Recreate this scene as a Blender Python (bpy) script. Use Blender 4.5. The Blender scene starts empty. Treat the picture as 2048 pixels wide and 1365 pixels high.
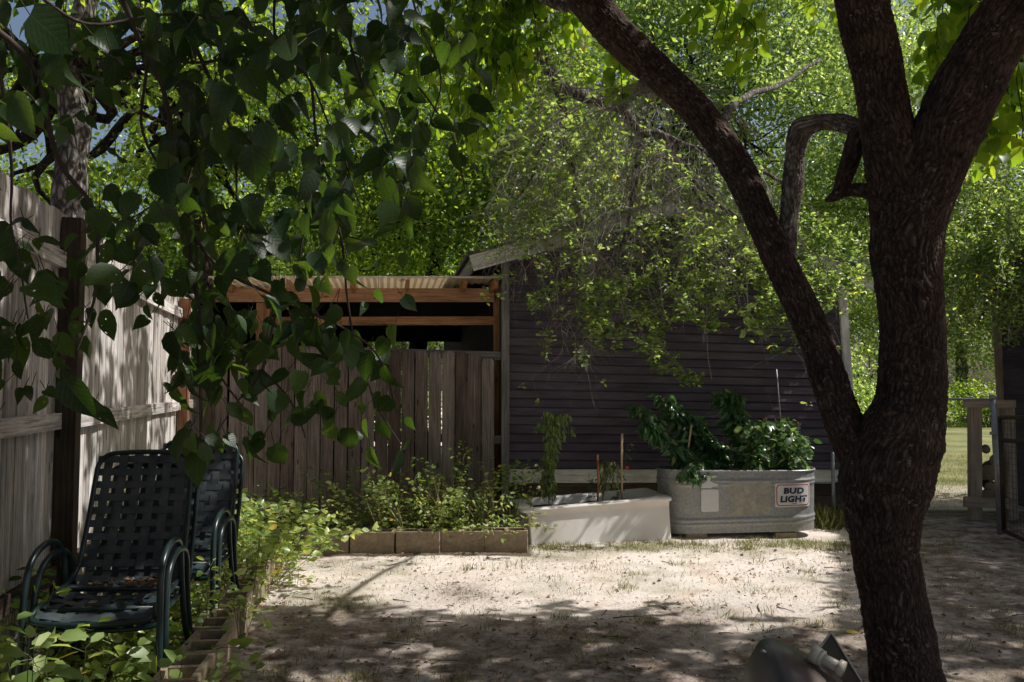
import bpy, bmesh, math, random
import numpy as np
from mathutils import Vector, Matrix, Quaternion, noise
random.seed(7); RNG = np.random.default_rng(11)
scene = bpy.context.scene; COL = scene.collection
V = Vector
# ------------------------------------------------------------------ camera model (used to measure real positions off the photo)
F = 1660.0; EYE = 1.46; PITCH = math.atan(93 / F)
cp, sp = math.cos(PITCH), math.sin(PITCH)
def ray(px, py):
    a = (px - 1024) / F; b = -(py - 682.5) / F
    return V((a, cp - b * sp, sp + b * cp))
def at(px, py, Y):
    r = ray(px, py); t = Y / r.y
    return V((r.x * t, Y, EYE + r.z * t))
def onz(px, py, z=0.0):
    r = ray(px, py); t = (z - EYE) / r.z
    return V((r.x * t, r.y * t, z))
SUN = V((0.62, 0.03, 0.78)).normalized()
# ------------------------------------------------------------------ objects
def tag(o, label=None, cat=None, group=None, kind=None):
    if label: o['label'] = label
    if cat: o['category'] = cat
    if group: o['group'] = group
    if kind: o['kind'] = kind
    return o
def thing(name, label, cat, loc=(0, 0, 0), rz=0, group=None):
    o = bpy.data.objects.new(name, None); COL.objects.link(o)
    o.empty_display_size = .1
    o.location = loc; o.rotation_euler = (0, 0, rz)
    return tag(o, label, cat, group)
class MB:
    def __init__(s): s.v = []; s.f = []; s.uv = []; s.t = []; s.n = 0; s.rest = None
    def add(s, verts, faces, uvs=None, tone=None):
        b = s.n
        s.v.extend([tuple(p) for p in verts]); s.n += len(verts)
        for i, f in enumerate(faces):
            s.f.append([b + k for k in f])
            s.uv.extend(uvs[i] if uvs else [(0, 0)] * len(f))
            s.t.append(random.random() if tone is None else tone)
    def box(s, c, a, b, d, tone=None):
        """c centre, a half vector along the grain, b and d the other half vectors"""
        c = V(c); a = V(a); b = V(b); d = V(d)
        vs = [c + i * a + j * b + k * d for i in (-1, 1) for j in (-1, 1) for k in (-1, 1)]
        fs = [(0, 1, 3, 2), (4, 6, 7, 5), (0, 4, 5, 1), (2, 3, 7, 6), (0, 2, 6, 4), (1, 5, 7, 3)]
        if a.cross(b).dot(d) < 0: fs = [f[::-1] for f in fs]
        la, lb, ld = a.length, b.length, d.length
        o = (random.random() * 20, random.random() * 20)
        co = [(i * la, j * lb + k * ld) for i in (-1, 1) for j in (-1, 1) for k in (-1, 1)]
        uv = [[(co[q][0] + o[0], co[q][1] + o[1]) for q in f] for f in fs]
        s.add(vs, fs, uv, random.random() if tone is None else tone)
    def bar(s, p, q, w, h, up=V((0, 0, 1)), tone=None):
        p = V(p); q = V(q); a = (q - p) / 2
        side = a.cross(V(up)); side = side.normalized() if side.length > 1e-6 else V((1, 0, 0))
        u = side.cross(a).normalized()
        s.box((p + q) / 2, a, side * w / 2, u * h / 2, tone)
    def tube(s, pts, rad, seg=8, cap=True, tone=None):
        pts = [V(p) for p in pts]; n = len(pts)
        if not hasattr(rad, '__len__'): rad = [rad] * n
        vs = []; nrm = None; L = 0; Ls = []
        for i, p in enumerate(pts):
            t = (pts[min(i + 1, n - 1)] - pts[max(i - 1, 0)])
            t = t.normalized() if t.length > 1e-9 else V((0, 0, 1))
            if nrm is None:
                nrm = t.orthogonal().normalized()
            else:
                nrm = (nrm - t * nrm.dot(t)); nrm = nrm.normalized() if nrm.length > 1e-9 else t.orthogonal().normalized()
            bn = t.cross(nrm)
            if i: L += (p - pts[i - 1]).length
            Ls.append(L)
            for k in range(seg):
                a = 2 * math.pi * k / seg
                vs.append(p + (nrm * math.cos(a) + bn * math.sin(a)) * rad[i])
        fs = []; uv = []
        o = random.random() * 9; C = 2 * math.pi * max(rad)
        for i in range(n - 1):
            for k in range(seg):
                k2 = (k + 1) % seg
                fs.append((i * seg + k, i * seg + k2, (i + 1) * seg + k2, (i + 1) * seg + k))
                u0, u1 = k / seg * C + o, (k + 1) / seg * C + o
                uv.append([(Ls[i], u0), (Ls[i], u1), (Ls[i + 1], u1), (Ls[i + 1], u0)])
        if cap:
            fs.append(tuple(range(seg))[::-1]); uv.append([(math.cos(6.28 * k / seg) * rad[0], math.sin(6.28 * k / seg) * rad[0]) for k in range(seg)])
            fs.append(tuple((n - 1) * seg + k for k in range(seg))); uv.append([(math.cos(6.28 * k / seg) * rad[-1], math.sin(6.28 * k / seg) * rad[-1]) for k in range(seg)])
        s.add(vs, fs, uv, random.random() if tone is None else tone)
    def build(s, name, mat, parent=None, smooth=False):
        me = bpy.data.meshes.new(name)
        me.from_pydata(s.v, [], s.f)
        uvl = me.uv_layers.new(name='UVMap')
        uvl.data.foreach_set('uv', np.array(s.uv, dtype=np.float32).ravel())
        at_ = me.attributes.new('tone', 'FLOAT', 'FACE'); at_.data.foreach_set('value', np.array(s.t, dtype=np.float32))
        if smooth: me.polygons.foreach_set('use_smooth', [True] * len(me.polygons))
        me.materials.append(mat)
        return link(name, me, parent)
def link(name, me, parent=None):
    o = bpy.data.objects.new(name, me); COL.objects.link(o)
    if parent is not None:
        o.parent = parent
        if parent.get('_world', 1):   # geometry is written in world space: undo the parent's placement
            o.matrix_parent_inverse = WORLDINV(parent)
    return o
def WORLDINV(p):
    m = Matrix.Identity(4); chain = []
    q = p
    while q is not None: chain.append(q); q = q.parent
    for q in chain[::-1]:
        loc = Matrix.Translation(q.location) @ q.rotation_euler.to_matrix().to_4x4() @ Matrix.Diagonal((*q.scale, 1))
        m = m @ (q.matrix_parent_inverse if q.parent else Matrix.Identity(4)) @ loc
    return m.inverted()
# ------------------------------------------------------------------ materials
def newmat(name):
    m = bpy.data.materials.new(name); m.use_nodes = True
    nt = m.node_tree; nt.nodes.clear()
    out = nt.nodes.new('ShaderNodeOutputMaterial')
    return m, nt, out
def N(nt, typ, **kw):
    n = nt.nodes.new(typ)
    for k, v in kw.items():
        if k.startswith('i_'):
            key = k[2:]
            n.inputs[int(key) if key.isdigit() else key.replace('_', ' ')].default_value = v
        else: setattr(n, k, v)
    return n
def ramp(nt, fac, stops):
    r = nt.nodes.new('ShaderNodeValToRGB'); e = r.color_ramp.elements
    while len(e) < len(stops): e.new(0.5)
    for i, (p, c) in enumerate(stops): e[i].position = p; e[i].color = (*c, 1)
    nt.links.new(fac, r.inputs[0]); return r.outputs[0]
def mixc(nt, fac, a, b, mode='MIX'):
    m = nt.nodes.new('ShaderNodeMix'); m.data_type = 'RGBA'; m.blend_type = mode
    for s, v in ((m.inputs[0], fac), (m.inputs[6], a), (m.inputs[7], b)):
        if hasattr(v, 'is_linked'): nt.links.new(v, s)
        elif isinstance(v, (int, float)): s.default_value = v
        else: s.default_value = (*v, 1)
    return m.outputs[2]
def mathn(nt, op, a, b=None):
    m = nt.nodes.new('ShaderNodeMath'); m.operation = op
    for s, v in ((m.inputs[0], a), (m.inputs[1], b)):
        if v is None: continue
        if hasattr(v, 'is_linked'): nt.links.new(v, s)
        else: s.default_value = v
    return m.outputs[0]
def bump(nt, h, strength, dist):
    b = N(nt, 'ShaderNodeBump'); b.inputs['Strength'].default_value = strength; b.inputs['Distance'].default_value = dist
    nt.links.new(h, b.inputs['Height']); return b.outputs[0]
def noisetex(nt, vec, scale, detail=4, rough=.6, dist=0):
    n = N(nt, 'ShaderNodeTexNoise'); n.inputs['Scale'].default_value = scale; n.inputs['Detail'].default_value = detail
    n.inputs['Roughness'].default_value = rough; n.inputs['Distortion'].default_value = dist
    if vec is not None: nt.links.new(vec, n.inputs['Vector'])
    return n.outputs[0]
def mapping(nt, vec, sc):
    m = N(nt, 'ShaderNodeMapping'); m.inputs['Scale'].default_value = sc; nt.links.new(vec, m.inputs[0]); return m.outputs[0]
def wood(name, dark, mid, light, rough=.85, knots=True, var=.5, stain=0.0, bs=.6):
    m, nt, out = newmat(name); L = nt.links
    uv = N(nt, 'ShaderNodeTexCoord').outputs['UV']
    tone = N(nt, 'ShaderNodeAttribute', attribute_name='tone').outputs['Fac']
    g = noisetex(nt, mapping(nt, uv, (1.2, 30, 1)), 2.2, 6, .65, .6)
    g2 = noisetex(nt, mapping(nt, uv, (5, 120, 1)), 3, 3, .6)
    c = ramp(nt, g, [(.3, dark), (.5, mid), (.72, light)])
    f = mathn(nt, 'MULTIPLY_ADD', tone, var); nt.nodes[-1].inputs[2].default_value = 1 - var * .6
    hv = N(nt, 'ShaderNodeHueSaturation'); L.new(c, hv.inputs['Color']); L.new(f, hv.inputs['Value'])
    sat = mathn(nt, 'MULTIPLY_ADD', tone, -.5); nt.nodes[-1].inputs[2].default_value = 1.25
    L.new(sat, hv.inputs['Saturation'])
    c = hv.outputs[0]
    big = noisetex(nt, mapping(nt, uv, (.8, 3, 1)), 2.0, 4, .6)
    c = mixc(nt, mathn(nt, 'MULTIPLY', mathn(nt, 'GREATER_THAN', g2, .60), .45), c, dark)
    st = ramp(nt, big, [(.35, (.66, .66, .66)), (.62, (1.15, 1.13, 1.12))])
    c = mixc(nt, 1.0, c, st, 'MULTIPLY')
    if knots:
        vo = N(nt, 'ShaderNodeTexVoronoi'); vo.inputs['Scale'].default_value = 1.0
        L.new(mapping(nt, uv, (2.6, 9, 1)), vo.inputs['Vector'])
        k = mathn(nt, 'LESS_THAN', vo.outputs['Distance'], .10)
        c = mixc(nt, mathn(nt, 'MULTIPLY', k, .75), c, tuple(x * .35 for x in dark))
    b = N(nt, 'ShaderNodeBsdfPrincipled'); b.inputs['Roughness'].default_value = rough
    b.inputs['Specular IOR Level'].default_value = .25
    L.new(c, b.inputs['Base Color'])
    h = mathn(nt, 'ADD', g, mathn(nt, 'MULTIPLY', g2, .5))
    L.new(bump(nt, h, bs, .004), b.inputs['Normal'])
    L.new(b.outputs[0], out.inputs[0]); return m
def plain(name, col, rough=.5, metal=0, var=.15, nscale=8, bumps=.0, dirt=None, dirtamt=.5):
    m, nt, out = newmat(name); L = nt.links
    co = N(nt, 'ShaderNodeTexCoord').outputs['Object']
    n1 = noisetex(nt, co, nscale, 6, .65)
    c = ramp(nt, n1, [(.3, tuple(x * (1 - var) for x in col)), (.7, tuple(min(1, x * (1 + var)) for x in col))])
    if dirt:
        n2 = noisetex(nt, co, nscale * .35, 5, .7)
        r = ramp(nt, n2, [(.42, (0, 0, 0)), (.68, (1, 1, 1))])
        c = mixc(nt, mathn(nt, 'MULTIPLY', r, dirtamt), c, dirt)
    b = N(nt, 'ShaderNodeBsdfPrincipled'); b.inputs['Roughness'].default_value = rough; b.inputs['Metallic'].default_value = metal
    L.new(c, b.inputs['Base Color'])
    if bumps: L.new(bump(nt, noisetex(nt, co, nscale * 6, 5, .7), bumps, .004), b.inputs['Normal'])
    L.new(b.outputs[0], out.inputs[0]); return m
def leafmat(name, c0, c1, c2, trans=.42, rough=.42, tcol=None, veins=False, spec=.5):
    """c0..c2 dark to light by leaf"""
    m, nt, out = newmat(name); L = nt.links
    tone = N(nt, 'ShaderNodeAttribute', attribute_name='tone').outputs['Fac']
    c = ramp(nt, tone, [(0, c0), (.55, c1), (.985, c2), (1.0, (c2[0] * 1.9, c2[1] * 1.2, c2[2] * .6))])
    b = N(nt, 'ShaderNodeBsdfPrincipled'); b.inputs['Roughness'].default_value = rough
    b.inputs['Specular IOR Level'].default_value = spec
    t = N(nt, 'ShaderNodeBsdfTranslucent')
    if veins:
        uv = N(nt, 'ShaderNodeTexCoord').outputs['UV']
        sx = N(nt, 'ShaderNodeSeparateXYZ'); L.new(uv, sx.inputs[0])
        ax = mathn(nt, 'ABSOLUTE', sx.outputs[0])
        q = mathn(nt, 'SUBTRACT', sx.outputs[1], mathn(nt, 'MULTIPLY', ax, .9))
        w = mathn(nt, 'PINGPONG', mathn(nt, 'MULTIPLY', q, 7.0), .5)
        vein = mathn(nt, 'LESS_THAN', w, .055)
        vein = mathn(nt, 'MAXIMUM', vein, mathn(nt, 'LESS_THAN', ax, .012))
        nz = noisetex(nt, uv, 9, 5, .7)
        spots = mathn(nt, 'GREATER_THAN', noisetex(nt, uv, 26, 3, .6), .66)
        c = mixc(nt, 1.0, c, ramp(nt, nz, [(.3, (.7, .7, .7)), (.7, (1.25, 1.25, 1.15))]), 'MULTIPLY')
        c = mixc(nt, mathn(nt, 'MULTIPLY', vein, .22), c, (c2[0] * 1.5, c2[1] * 1.3, c2[2] * 1.4))
        c = mixc(nt, mathn(nt, 'MULTIPLY', spots, .5), c, (c2[0] * 1.6, c2[1] * 1.2, c2[2] * 1.6))
        h = mathn(nt, 'ADD', mathn(nt, 'MULTIPLY', w, .6), mathn(nt, 'MULTIPLY', nz, .5))
        nrm = bump(nt, h, .3, .003); L.new(nrm, b.inputs['Normal'])
    L.new(c, b.inputs['Base Color'])
    tc = mixc(nt, 1.0, c, tcol or (2.6, 2.4, .9), 'MULTIPLY'); L.new(tc, t.inputs[0])
    mx = N(nt, 'ShaderNodeMixShader'); mx.inputs[0].default_value = trans
    L.new(b.outputs[0], mx.inputs[1]); L.new(t.outputs[0], mx.inputs[2]); fin = mx.outputs[0]
    if veins:     # insect holes
        vv2 = N(nt, 'ShaderNodeVectorMath', operation='ADD'); L.new(uv, vv2.inputs[0]); cx_ = N(nt, 'ShaderNodeCombineXYZ'); L.new(mathn(nt, 'MULTIPLY', tone, 57.0), cx_.inputs[0]); L.new(cx_.outputs[0], vv2.inputs[1])
        hole = mathn(nt, 'GREATER_THAN', noisetex(nt, vv2.outputs[0], 7.5, 2, .5), .705)
        tr = N(nt, 'ShaderNodeBsdfTransparent'); m3 = N(nt, 'ShaderNodeMixShader'); L.new(hole, m3.inputs[0]); L.new(fin, m3.inputs[1]); L.new(tr.outputs[0], m3.inputs[2]); fin = m3.outputs[0]
    L.new(fin, out.inputs[0])
    return m
def ridgebark(name, dark, mid, light, lichen=.25):
    m, nt, out = newmat(name); L = nt.links
    co = N(nt, 'ShaderNodeAttribute', attribute_name='rest').outputs['Vector']
    rg = N(nt, 'ShaderNodeAttribute', attribute_name='ridge').outputs['Fac']
    n1 = noisetex(nt, mapping(nt, co, (1, 1, .5)), 95, 6, .75); n2 = noisetex(nt, co, 6, 4, .6)
    hh = mathn(nt, 'ADD', mathn(nt, 'MULTIPLY', rg, .62), mathn(nt, 'MULTIPLY', n1, .55))
    c = ramp(nt, hh, [(.18, tuple(x * .2 for x in dark)), (.42, dark), (.80, mid), (1.0, light)])
    c = mixc(nt, 1.0, c, ramp(nt, n2, [(.3, (.62, .60, .6)), (.7, (1.3, 1.15, 1.05))]), 'MULTIPLY')
    ln = noisetex(nt, co, 30, 5, .7); lw = noisetex(nt, co, 5, 2, .5)
    lm = mathn(nt, 'MULTIPLY', mathn(nt, 'GREATER_THAN', mathn(nt, 'ADD', ln, mathn(nt, 'MULTIPLY', lw, .25)), .775), lichen * 2.6)
    c = mixc(nt, lm, c, (.33, .33, .29))
    b = N(nt, 'ShaderNodeBsdfPrincipled'); b.inputs['Roughness'].default_value = .92; b.inputs['Specular IOR Level'].default_value = .15
    L.new(c, b.inputs['Base Color']); L.new(bump(nt, n1, 1.0, .010), b.inputs['Normal'])
    L.new(b.outputs[0], out.inputs[0]); return m
def barkmat(name, dark, mid, light, lichen=.25, sc=(55, 55, 17), rest=True, disp=.012):
    m, nt, out = newmat(name); L = nt.links
    if rest: co = N(nt, 'ShaderNodeAttribute', attribute_name='rest').outputs['Vector']
    else: co = N(nt, 'ShaderNodeTexCoord').outputs['Object']
    wv = N(nt, 'ShaderNodeTexNoise'); wv.inputs['Scale'].default_value = 6; wv.inputs['Detail'].default_value = 3; L.new(co, wv.inputs['Vector'])
    vadd = N(nt, 'ShaderNodeVectorMath', operation='MULTIPLY_ADD'); L.new(wv.outputs['Color'], vadd.inputs[0])
    vadd.inputs[1].default_value = (.05, .05, .05); L.new(co, vadd.inputs[2])
    vo = N(nt, 'ShaderNodeTexVoronoi', feature='DISTANCE_TO_EDGE'); vo.inputs['Scale'].default_value = 1
    L.new(mapping(nt, vadd.outputs[0], sc), vo.inputs['Vector'])
    n1 = noisetex(nt, mapping(nt, co, (1, 1, .45)), 60, 6, .7)
    n2 = noisetex(nt, co, 7, 4, .6)
    h = mathn(nt, 'MINIMUM', mathn(nt, 'MULTIPLY', vo.outputs['Distance'], 2.4), 1.0)
    hh = mathn(nt, 'ADD', h, mathn(nt, 'MULTIPLY', n1, .55))
    c = ramp(nt, hh, [(.18, tuple(x * .35 for x in dark)), (.5, dark), (.85, mid), (1.0, light)])
    c = mixc(nt, 1.0, c, ramp(nt, n2, [(.3, (.65, .62, .6)), (.7, (1.25, 1.15, 1.05))]), 'MULTIPLY')
    ln = noisetex(nt, co, 24, 4, .6)
    lm = mathn(nt, 'MULTIPLY', mathn(nt, 'GREATER_THAN', ln, .665), lichen * 3)
    c = mixc(nt, lm, c, (.34, .34, .31))
    b = N(nt, 'ShaderNodeBsdfPrincipled'); b.inputs['Roughness'].default_value = .9; b.inputs['Specular IOR Level'].default_value = .2
    L.new(c, b.inputs['Base Color'])
    L.new(bump(nt, hh, 1.0, disp), b.inputs['Normal'])
    L.new(b.outputs[0], out.inputs[0]); return m
M = {}
M['fence_grey'] = wood('weathered_grey_boards', (.17, .145, .13), (.58, .535, .50), (.92, .89, .88), var=.6)
M['fence_brown'] = wood('weathered_brown_boards', (.09, .068, .06), (.215, .170, .148), (.34, .285, .26), var=.7)
M['post_dark'] = wood('dark_post_wood', (.035, .026, .02), (.075, .055, .04), (.12, .095, .075))
M['post_grey'] = wood('grey_corner_board', (.11, .10, .10), (.24, .23, .23), (.38, .37, .36))
M['pine'] = wood('orange_treated_pine', (.26, .12, .055), (.50, .265, .13), (.64, .40, .23), var=.3)
M['cedar'] = wood('red_cedar_post', (.12, .05, .024), (.26, .12, .06), (.38, .2, .11))
M['pale_trim'] = wood('pale_peeling_trim', (.48, .47, .42), (.80, .80, .72), (.90, .90, .84), knots=False, var=.1, bs=.3)
M['white_trim'] = wood('white_painted_trim', (.72, .72, .71), (.86, .86, .85), (.9, .9, .89), knots=False, var=.08, bs=.2)
M['tan_trim'] = wood('tan_painted_frame', (.26, .20, .15), (.46, .37, .28), (.56, .47, .38), knots=False, var=.15)
M['siding'] = wood('brown_painted_siding', (.072, .058, .080), (.104, .086, .116), (.140, .120, .154), knots=False, var=.14, rough=.62, bs=.5)
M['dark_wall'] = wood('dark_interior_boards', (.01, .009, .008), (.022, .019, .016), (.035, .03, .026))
M['green_wall'] = plain('dull_green_metal', (.07, .08, .065), .6)
M['stake'] = wood('pale_garden_stake', (.35, .25, .15), (.55, .42, .28), (.66, .54, .40), knots=False, var=.2)
M['roof_metal'] = leafmat('tan_translucent_corrugated_panel', (.62, .5, .36), (.66, .54, .40), (.7, .58, .44), trans=.22, rough=.4, tcol=(.9, .85, .7))
M['shingle'] = plain('dark_roofing', (.035, .035, .038), .9, 0, .3, 20, .4)
M['chair_frame'] = plain('dark_green_enamel', (.012, .026, .027), .3, 0, .15, 10)
M['chair_strap'] = plain('dark_green_vinyl', (.030, .046, .056), .36, 0, .25, 14, dirt=(.17, .17, .16), dirtamt=.4)
M['tub'] = plain('white_enamel', (.86, .82, .78), .3, 0, .04, 5, dirt=(.58, .45, .33), dirtamt=.3)
M['soil'] = plain('dark_potting_soil', (.055, .038, .026), .95, 0, .6, 40, 1.0)
M['concrete'] = plain('tan_concrete_block', (.36, .28, .195), .95, 0, .25, 30, .8, dirt=(.16, .115, .075), dirtamt=.55)
M['pole'] = plain('galvanised_pole', (.34, .35, .36), .45, .6, .2, 20)
M['rust'] = plain('rusty_brown_gate_paint', (.05, .03, .024), .6, .2, .3, 20)
M['pvc'] = plain('white_plastic_pipe', (.66, .61, .52), .35, 0, .08, 12, dirt=(.4, .33, .22), dirtamt=.4)
M['sink'] = plain('grey_green_basin', (.085, .095, .11), .34, 0, .3, 6, dirt=(.16, .09, .05), dirtamt=.65)
M['sink_in'] = plain('brown_stained_panel', (.075, .055, .036), .6, 0, .4, 7)
M['sink_edge'] = plain('pale_basin_rim', (.5, .48, .44), .5)
M['log_end'] = plain('cut_log_wood', (.30, .22, .15), .9, 0, .3, 20, .6)
M['tarp'] = plain('blue_tarp', (.06, .14, .34), .5, 0, .25, 8, .4)
M['tomato'] = plain('red_tomato_skin', (.65, .06, .02), .25)
M['sticker_white'] = plain('white_vinyl', (.62, .61, .60), .4, 0, .05, 20)
M['sticker_red'] = plain('red_vinyl', (.45, .03, .03), .4)
M['sticker_navy'] = plain('navy_vinyl', (.012, .016, .045), .4)
M['residue'] = plain('rubbed_label_patch', (.36, .345, .27), .6, .2, .25, 30, dirt=(.2, .2, .2), dirtamt=.6)
M['black'] = plain('black_void', (.004, .004, .004), 1)
M['leaf_unseen'] = leafmat('unseen_crown_leaves', (.02, .035, .014), (.035, .05, .02), (.05, .07, .03), trans=.25, rough=.5, tcol=(1.6, 1.5, 1.1))
M['dry'] = leafmat('dry_brown_leaves', (.10, .06, .035), (.20, .13, .08), (.34, .25, .17), trans=.15, rough=.8, tcol=(1.2, 1, .8))
M['stem'] = plain('green_brown_stem', (.12, .13, .06), .7, 0, .3, 20)
M['twig'] = plain('grey_twig_bark', (.27, .25, .22), .9, 0, .35, 20, .5)
M['twig_dark'] = plain('dark_twig_bark', (.06, .045, .035), .9, 0, .35, 20, .5)
M['moss'] = leafmat('grey_ball_moss', (.16, .17, .13), (.26, .27, .21), (.38, .38, .30), trans=.2, rough=.9, tcol=(1.2, 1.2, 1))
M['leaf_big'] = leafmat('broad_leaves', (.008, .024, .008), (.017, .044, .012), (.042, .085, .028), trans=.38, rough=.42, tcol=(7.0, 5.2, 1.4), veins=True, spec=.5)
M['leaf_mul'] = leafmat('crown_broad_leaves', (.03, .085, .014), (.05, .13, .02), (.08, .17, .03), trans=.6, rough=.42, tcol=(9.0, 5.2, 1.6))
M['leaf_oak'] = leafmat('oak_leaves', (.055, .10, .028), (.12, .185, .055), (.28, .37, .14), trans=.52, rough=.34, tcol=(3.4, 3.1, 1.7), spec=.8)
M['leaf_bg'] = leafmat('background_leaves', (.02, .055, .012), (.06, .125, .025), (.15, .25, .06), trans=.54, rough=.32, tcol=(6.2, 4.4, 1.4), spec=.7)
M['leaf_far'] = leafmat('far_leaves', (.08, .135, .04), (.17, .235, .08), (.34, .40, .18), trans=.52, rough=.36, tcol=(3.2, 3.1, 1.8), spec=.8)
M['leaf_weed'] = leafmat('weed_leaves', (.10, .17, .04), (.23, .33, .10), (.42, .50, .24), trans=.42, rough=.36, tcol=(2.8, 2.4, 1.2), spec=.6)
M['leaf_pepper'] = leafmat('pepper_leaves', (.03, .08, .035), (.07, .155, .06), (.15, .27, .12), trans=.35, rough=.3, tcol=(1.8, 2.0, .8), spec=.7)
M['leaf_bush'] = leafmat('tank_bush_leaves', (.03, .075, .025), (.07, .15, .05), (.30, .40, .20), trans=.32, rough=.3, tcol=(2.2, 2.2, 1.0), spec=.8)
M['leaf_pale'] = leafmat('wilted_leaves', (.09, .13, .05), (.16, .20, .09), (.25, .28, .14), trans=.3, rough=.6, tcol=(1.6, 1.5, .9))
M['grass'] = leafmat('grass_blades', (.07, .10, .025), (.15, .17, .055), (.34, .31, .14), trans=.3, rough=.6, tcol=(1.8, 1.6, .8))
M['bark'] = ridgebark('rough_dark_bark', (.070, .052, .043), (.135, .103, .086), (.21, .17, .145), .22)
M['bark_grey'] = barkmat('grey_bark', (.09, .085, .08), (.20, .19, .18), (.31, .30, .29), .35, rest=False, sc=(22, 22, 8), disp=.01)
M['bark_dark'] = barkmat('dark_bark', (.02, .016, .012), (.04, .032, .026), (.07, .06, .05), .1, rest=False, sc=(22, 22, 8), disp=.01)
def galv():
    m, nt, out = newmat('galvanised_tank_steel'); L = nt.links
    co = N(nt, 'ShaderNodeTexCoord').outputs['Object']
    vo = N(nt, 'ShaderNodeTexVoronoi'); vo.inputs['Scale'].default_value = 70; L.new(co, vo.inputs['Vector'])
    n = noisetex(nt, co, 5, 6, .7)
    c = ramp(nt, vo.outputs['Color'], [(.2, (.24, .25, .255)), (.8, (.34, .345, .34))])
    c = mixc(nt, mathn(nt, 'MULTIPLY', ramp(nt, n, [(.45, (0, 0, 0)), (.7, (1, 1, 1))]), .5), c, (.33, .30, .22))
    b = N(nt, 'ShaderNodeBsdfPrincipled'); b.inputs['Metallic'].default_value = .45; b.inputs['Roughness'].default_value = .5
    L.new(c, b.inputs['Base Color']); L.new(bump(nt, n, .3, .01), b.inputs['Normal']); L.new(b.outputs[0], out.inputs[0]); return m
M['galv'] = galv()
# ------------------------------------------------------------------ leaves in bulk
def tpl(rows, hw, fold=.3, curl=.25, dy=None):
    v = []; f = []; uv = []
    for i, (y, w) in enumerate(zip(rows, hw)):
        yy = y + (dy[i] if dy else 0)
        if w == 0: v.append((0, y, -curl * y * y)); 
        else: v += [(-w, yy, fold * w - curl * y * y), (0, y, -curl * y * y), (w, yy, fold * w - curl * y * y)]
    idx = []; k = 0
    for w in hw:
        if w == 0: idx.append((k,)); k += 1
        else: idx.append((k, k + 1, k + 2)); k += 3
    for a, b in zip(idx[:-1], idx[1:]):
        if len(a) == 1 and len(b) == 3: f += [(a[0], b[1], b[0]), (a[0], b[2], b[1])]
        elif len(a) == 3 and len(b) == 3: f += [(a[0], a[1], b[1], b[0]), (a[1], a[2], b[2], b[1])]
        elif len(a) == 3: f += [(a[0], a[1], b[0]), (a[1], a[2], b[0])]
    return np.array(v, float), f
T_SMALL = (np.array([(0, 0, 0), (.3, .5, .1), (0, 1, -.08), (-.3, .5, .1)], float), [(0, 1, 2), (0, 2, 3)])
T_MED = tpl([0, .3, .7, 1], [0, .24, .26, 0], .3, .2)
T_LANCE = tpl([0, .25, .6, 1], [0, .2, .17, 0], .35, .35)
T_BIG = tpl([0, .06, .22, .42, .62, .80, .92, 1.06], [0, .24, .40, .42, .33, .19, .08, 0], .28, .30, dy=[0, -.10, -.06, 0, 0, 0, 0, 0])
T_BIG2 = tpl([0, .10, .3, .5, .7, .86, 1.0], [0, .20, .33, .33, .24, .11, 0], .42, .55, dy=[0, -.03, 0, .02, 0, 0, 0])
T_BLADE = (np.array([(-.03, 0, 0), (.03, 0, 0), (.02, .55, .06), (-.02, .55, .06), (0, 1, .3)], float), [(0, 1, 2, 3), (3, 2, 4)])
def nz(a): return a / np.maximum(np.linalg.norm(a, axis=-1, keepdims=True), 1e-9)
def leaves(name, P, D, S, mat, parent, tp=T_SMALL, tone=None, Nn=None, wid=None, flip=1.0):
    P = np.asarray(P, float); n = len(P)
    if n == 0: return None
    D = nz(np.asarray(D, float))
    if Nn is None: Nn = RNG.normal(size=(n, 3)) + np.array([.15, -.1, .9]) * flip
    X = nz(np.cross(D, Nn)); Z = np.cross(X, D)
    S = np.asarray(S, float).reshape(-1, 1, 1) * np.ones((n, 1, 1))
    tv, tf = tp
    wv = np.ones((n, 1, 1)) if wid is None else np.asarray(wid).reshape(-1, 1, 1)
    zc = RNG.uniform(.3, 1.8, (n, 1, 1))
    Vv = P[:, None] + S * (tv[None, :, 0:1] * wv * X[:, None] + tv[None, :, 1:2] * D[:, None] + tv[None, :, 2:3] * zc * Z[:, None])
    Vv = Vv.reshape(-1, 3); m = len(tv)
    li = []; st = []; tot = []; off = 0; uvt = []
    for f in tf:
        li += list(f); st.append(off); tot.append(len(f)); off += len(f); uvt += [(tv[k, 0], tv[k, 1]) for k in f]
    base = (np.arange(n) * m)[:, None]
    LI = (np.array(li)[None] + base).ravel(); ST = (np.array(st)[None] + (np.arange(n) * off)[:, None]).ravel(); TT = np.tile(tot, n)
    me = bpy.data.meshes.new(name)
    me.vertices.add(len(Vv)); me.vertices.foreach_set('co', Vv.astype(np.float32).ravel())
    me.loops.add(len(LI)); me.loops.foreach_set('vertex_index', LI.astype(np.int32))
    me.polygons.add(len(ST)); me.polygons.foreach_set('loop_start', ST.astype(np.int32)); me.polygons.foreach_set('loop_total', TT.astype(np.int32))
    me.update(calc_edges=True)
    uvl = me.uv_layers.new(name='UVMap'); uvl.data.foreach_set('uv', np.tile(np.array(uvt, np.float32), (n, 1)).ravel())
    if tone is None: tone = RNG.random(n)
    a = me.attributes.new('tone', 'FLOAT', 'FACE'); a.data.foreach_set('value', np.repeat(tone, len(tf)).astype(np.float32))
    if tp is T_BIG or tp is T_BIG2: me.polygons.foreach_set('use_smooth', np.ones(len(ST), bool))
    me.materials.append(mat)
    return link(name, me, parent)
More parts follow.
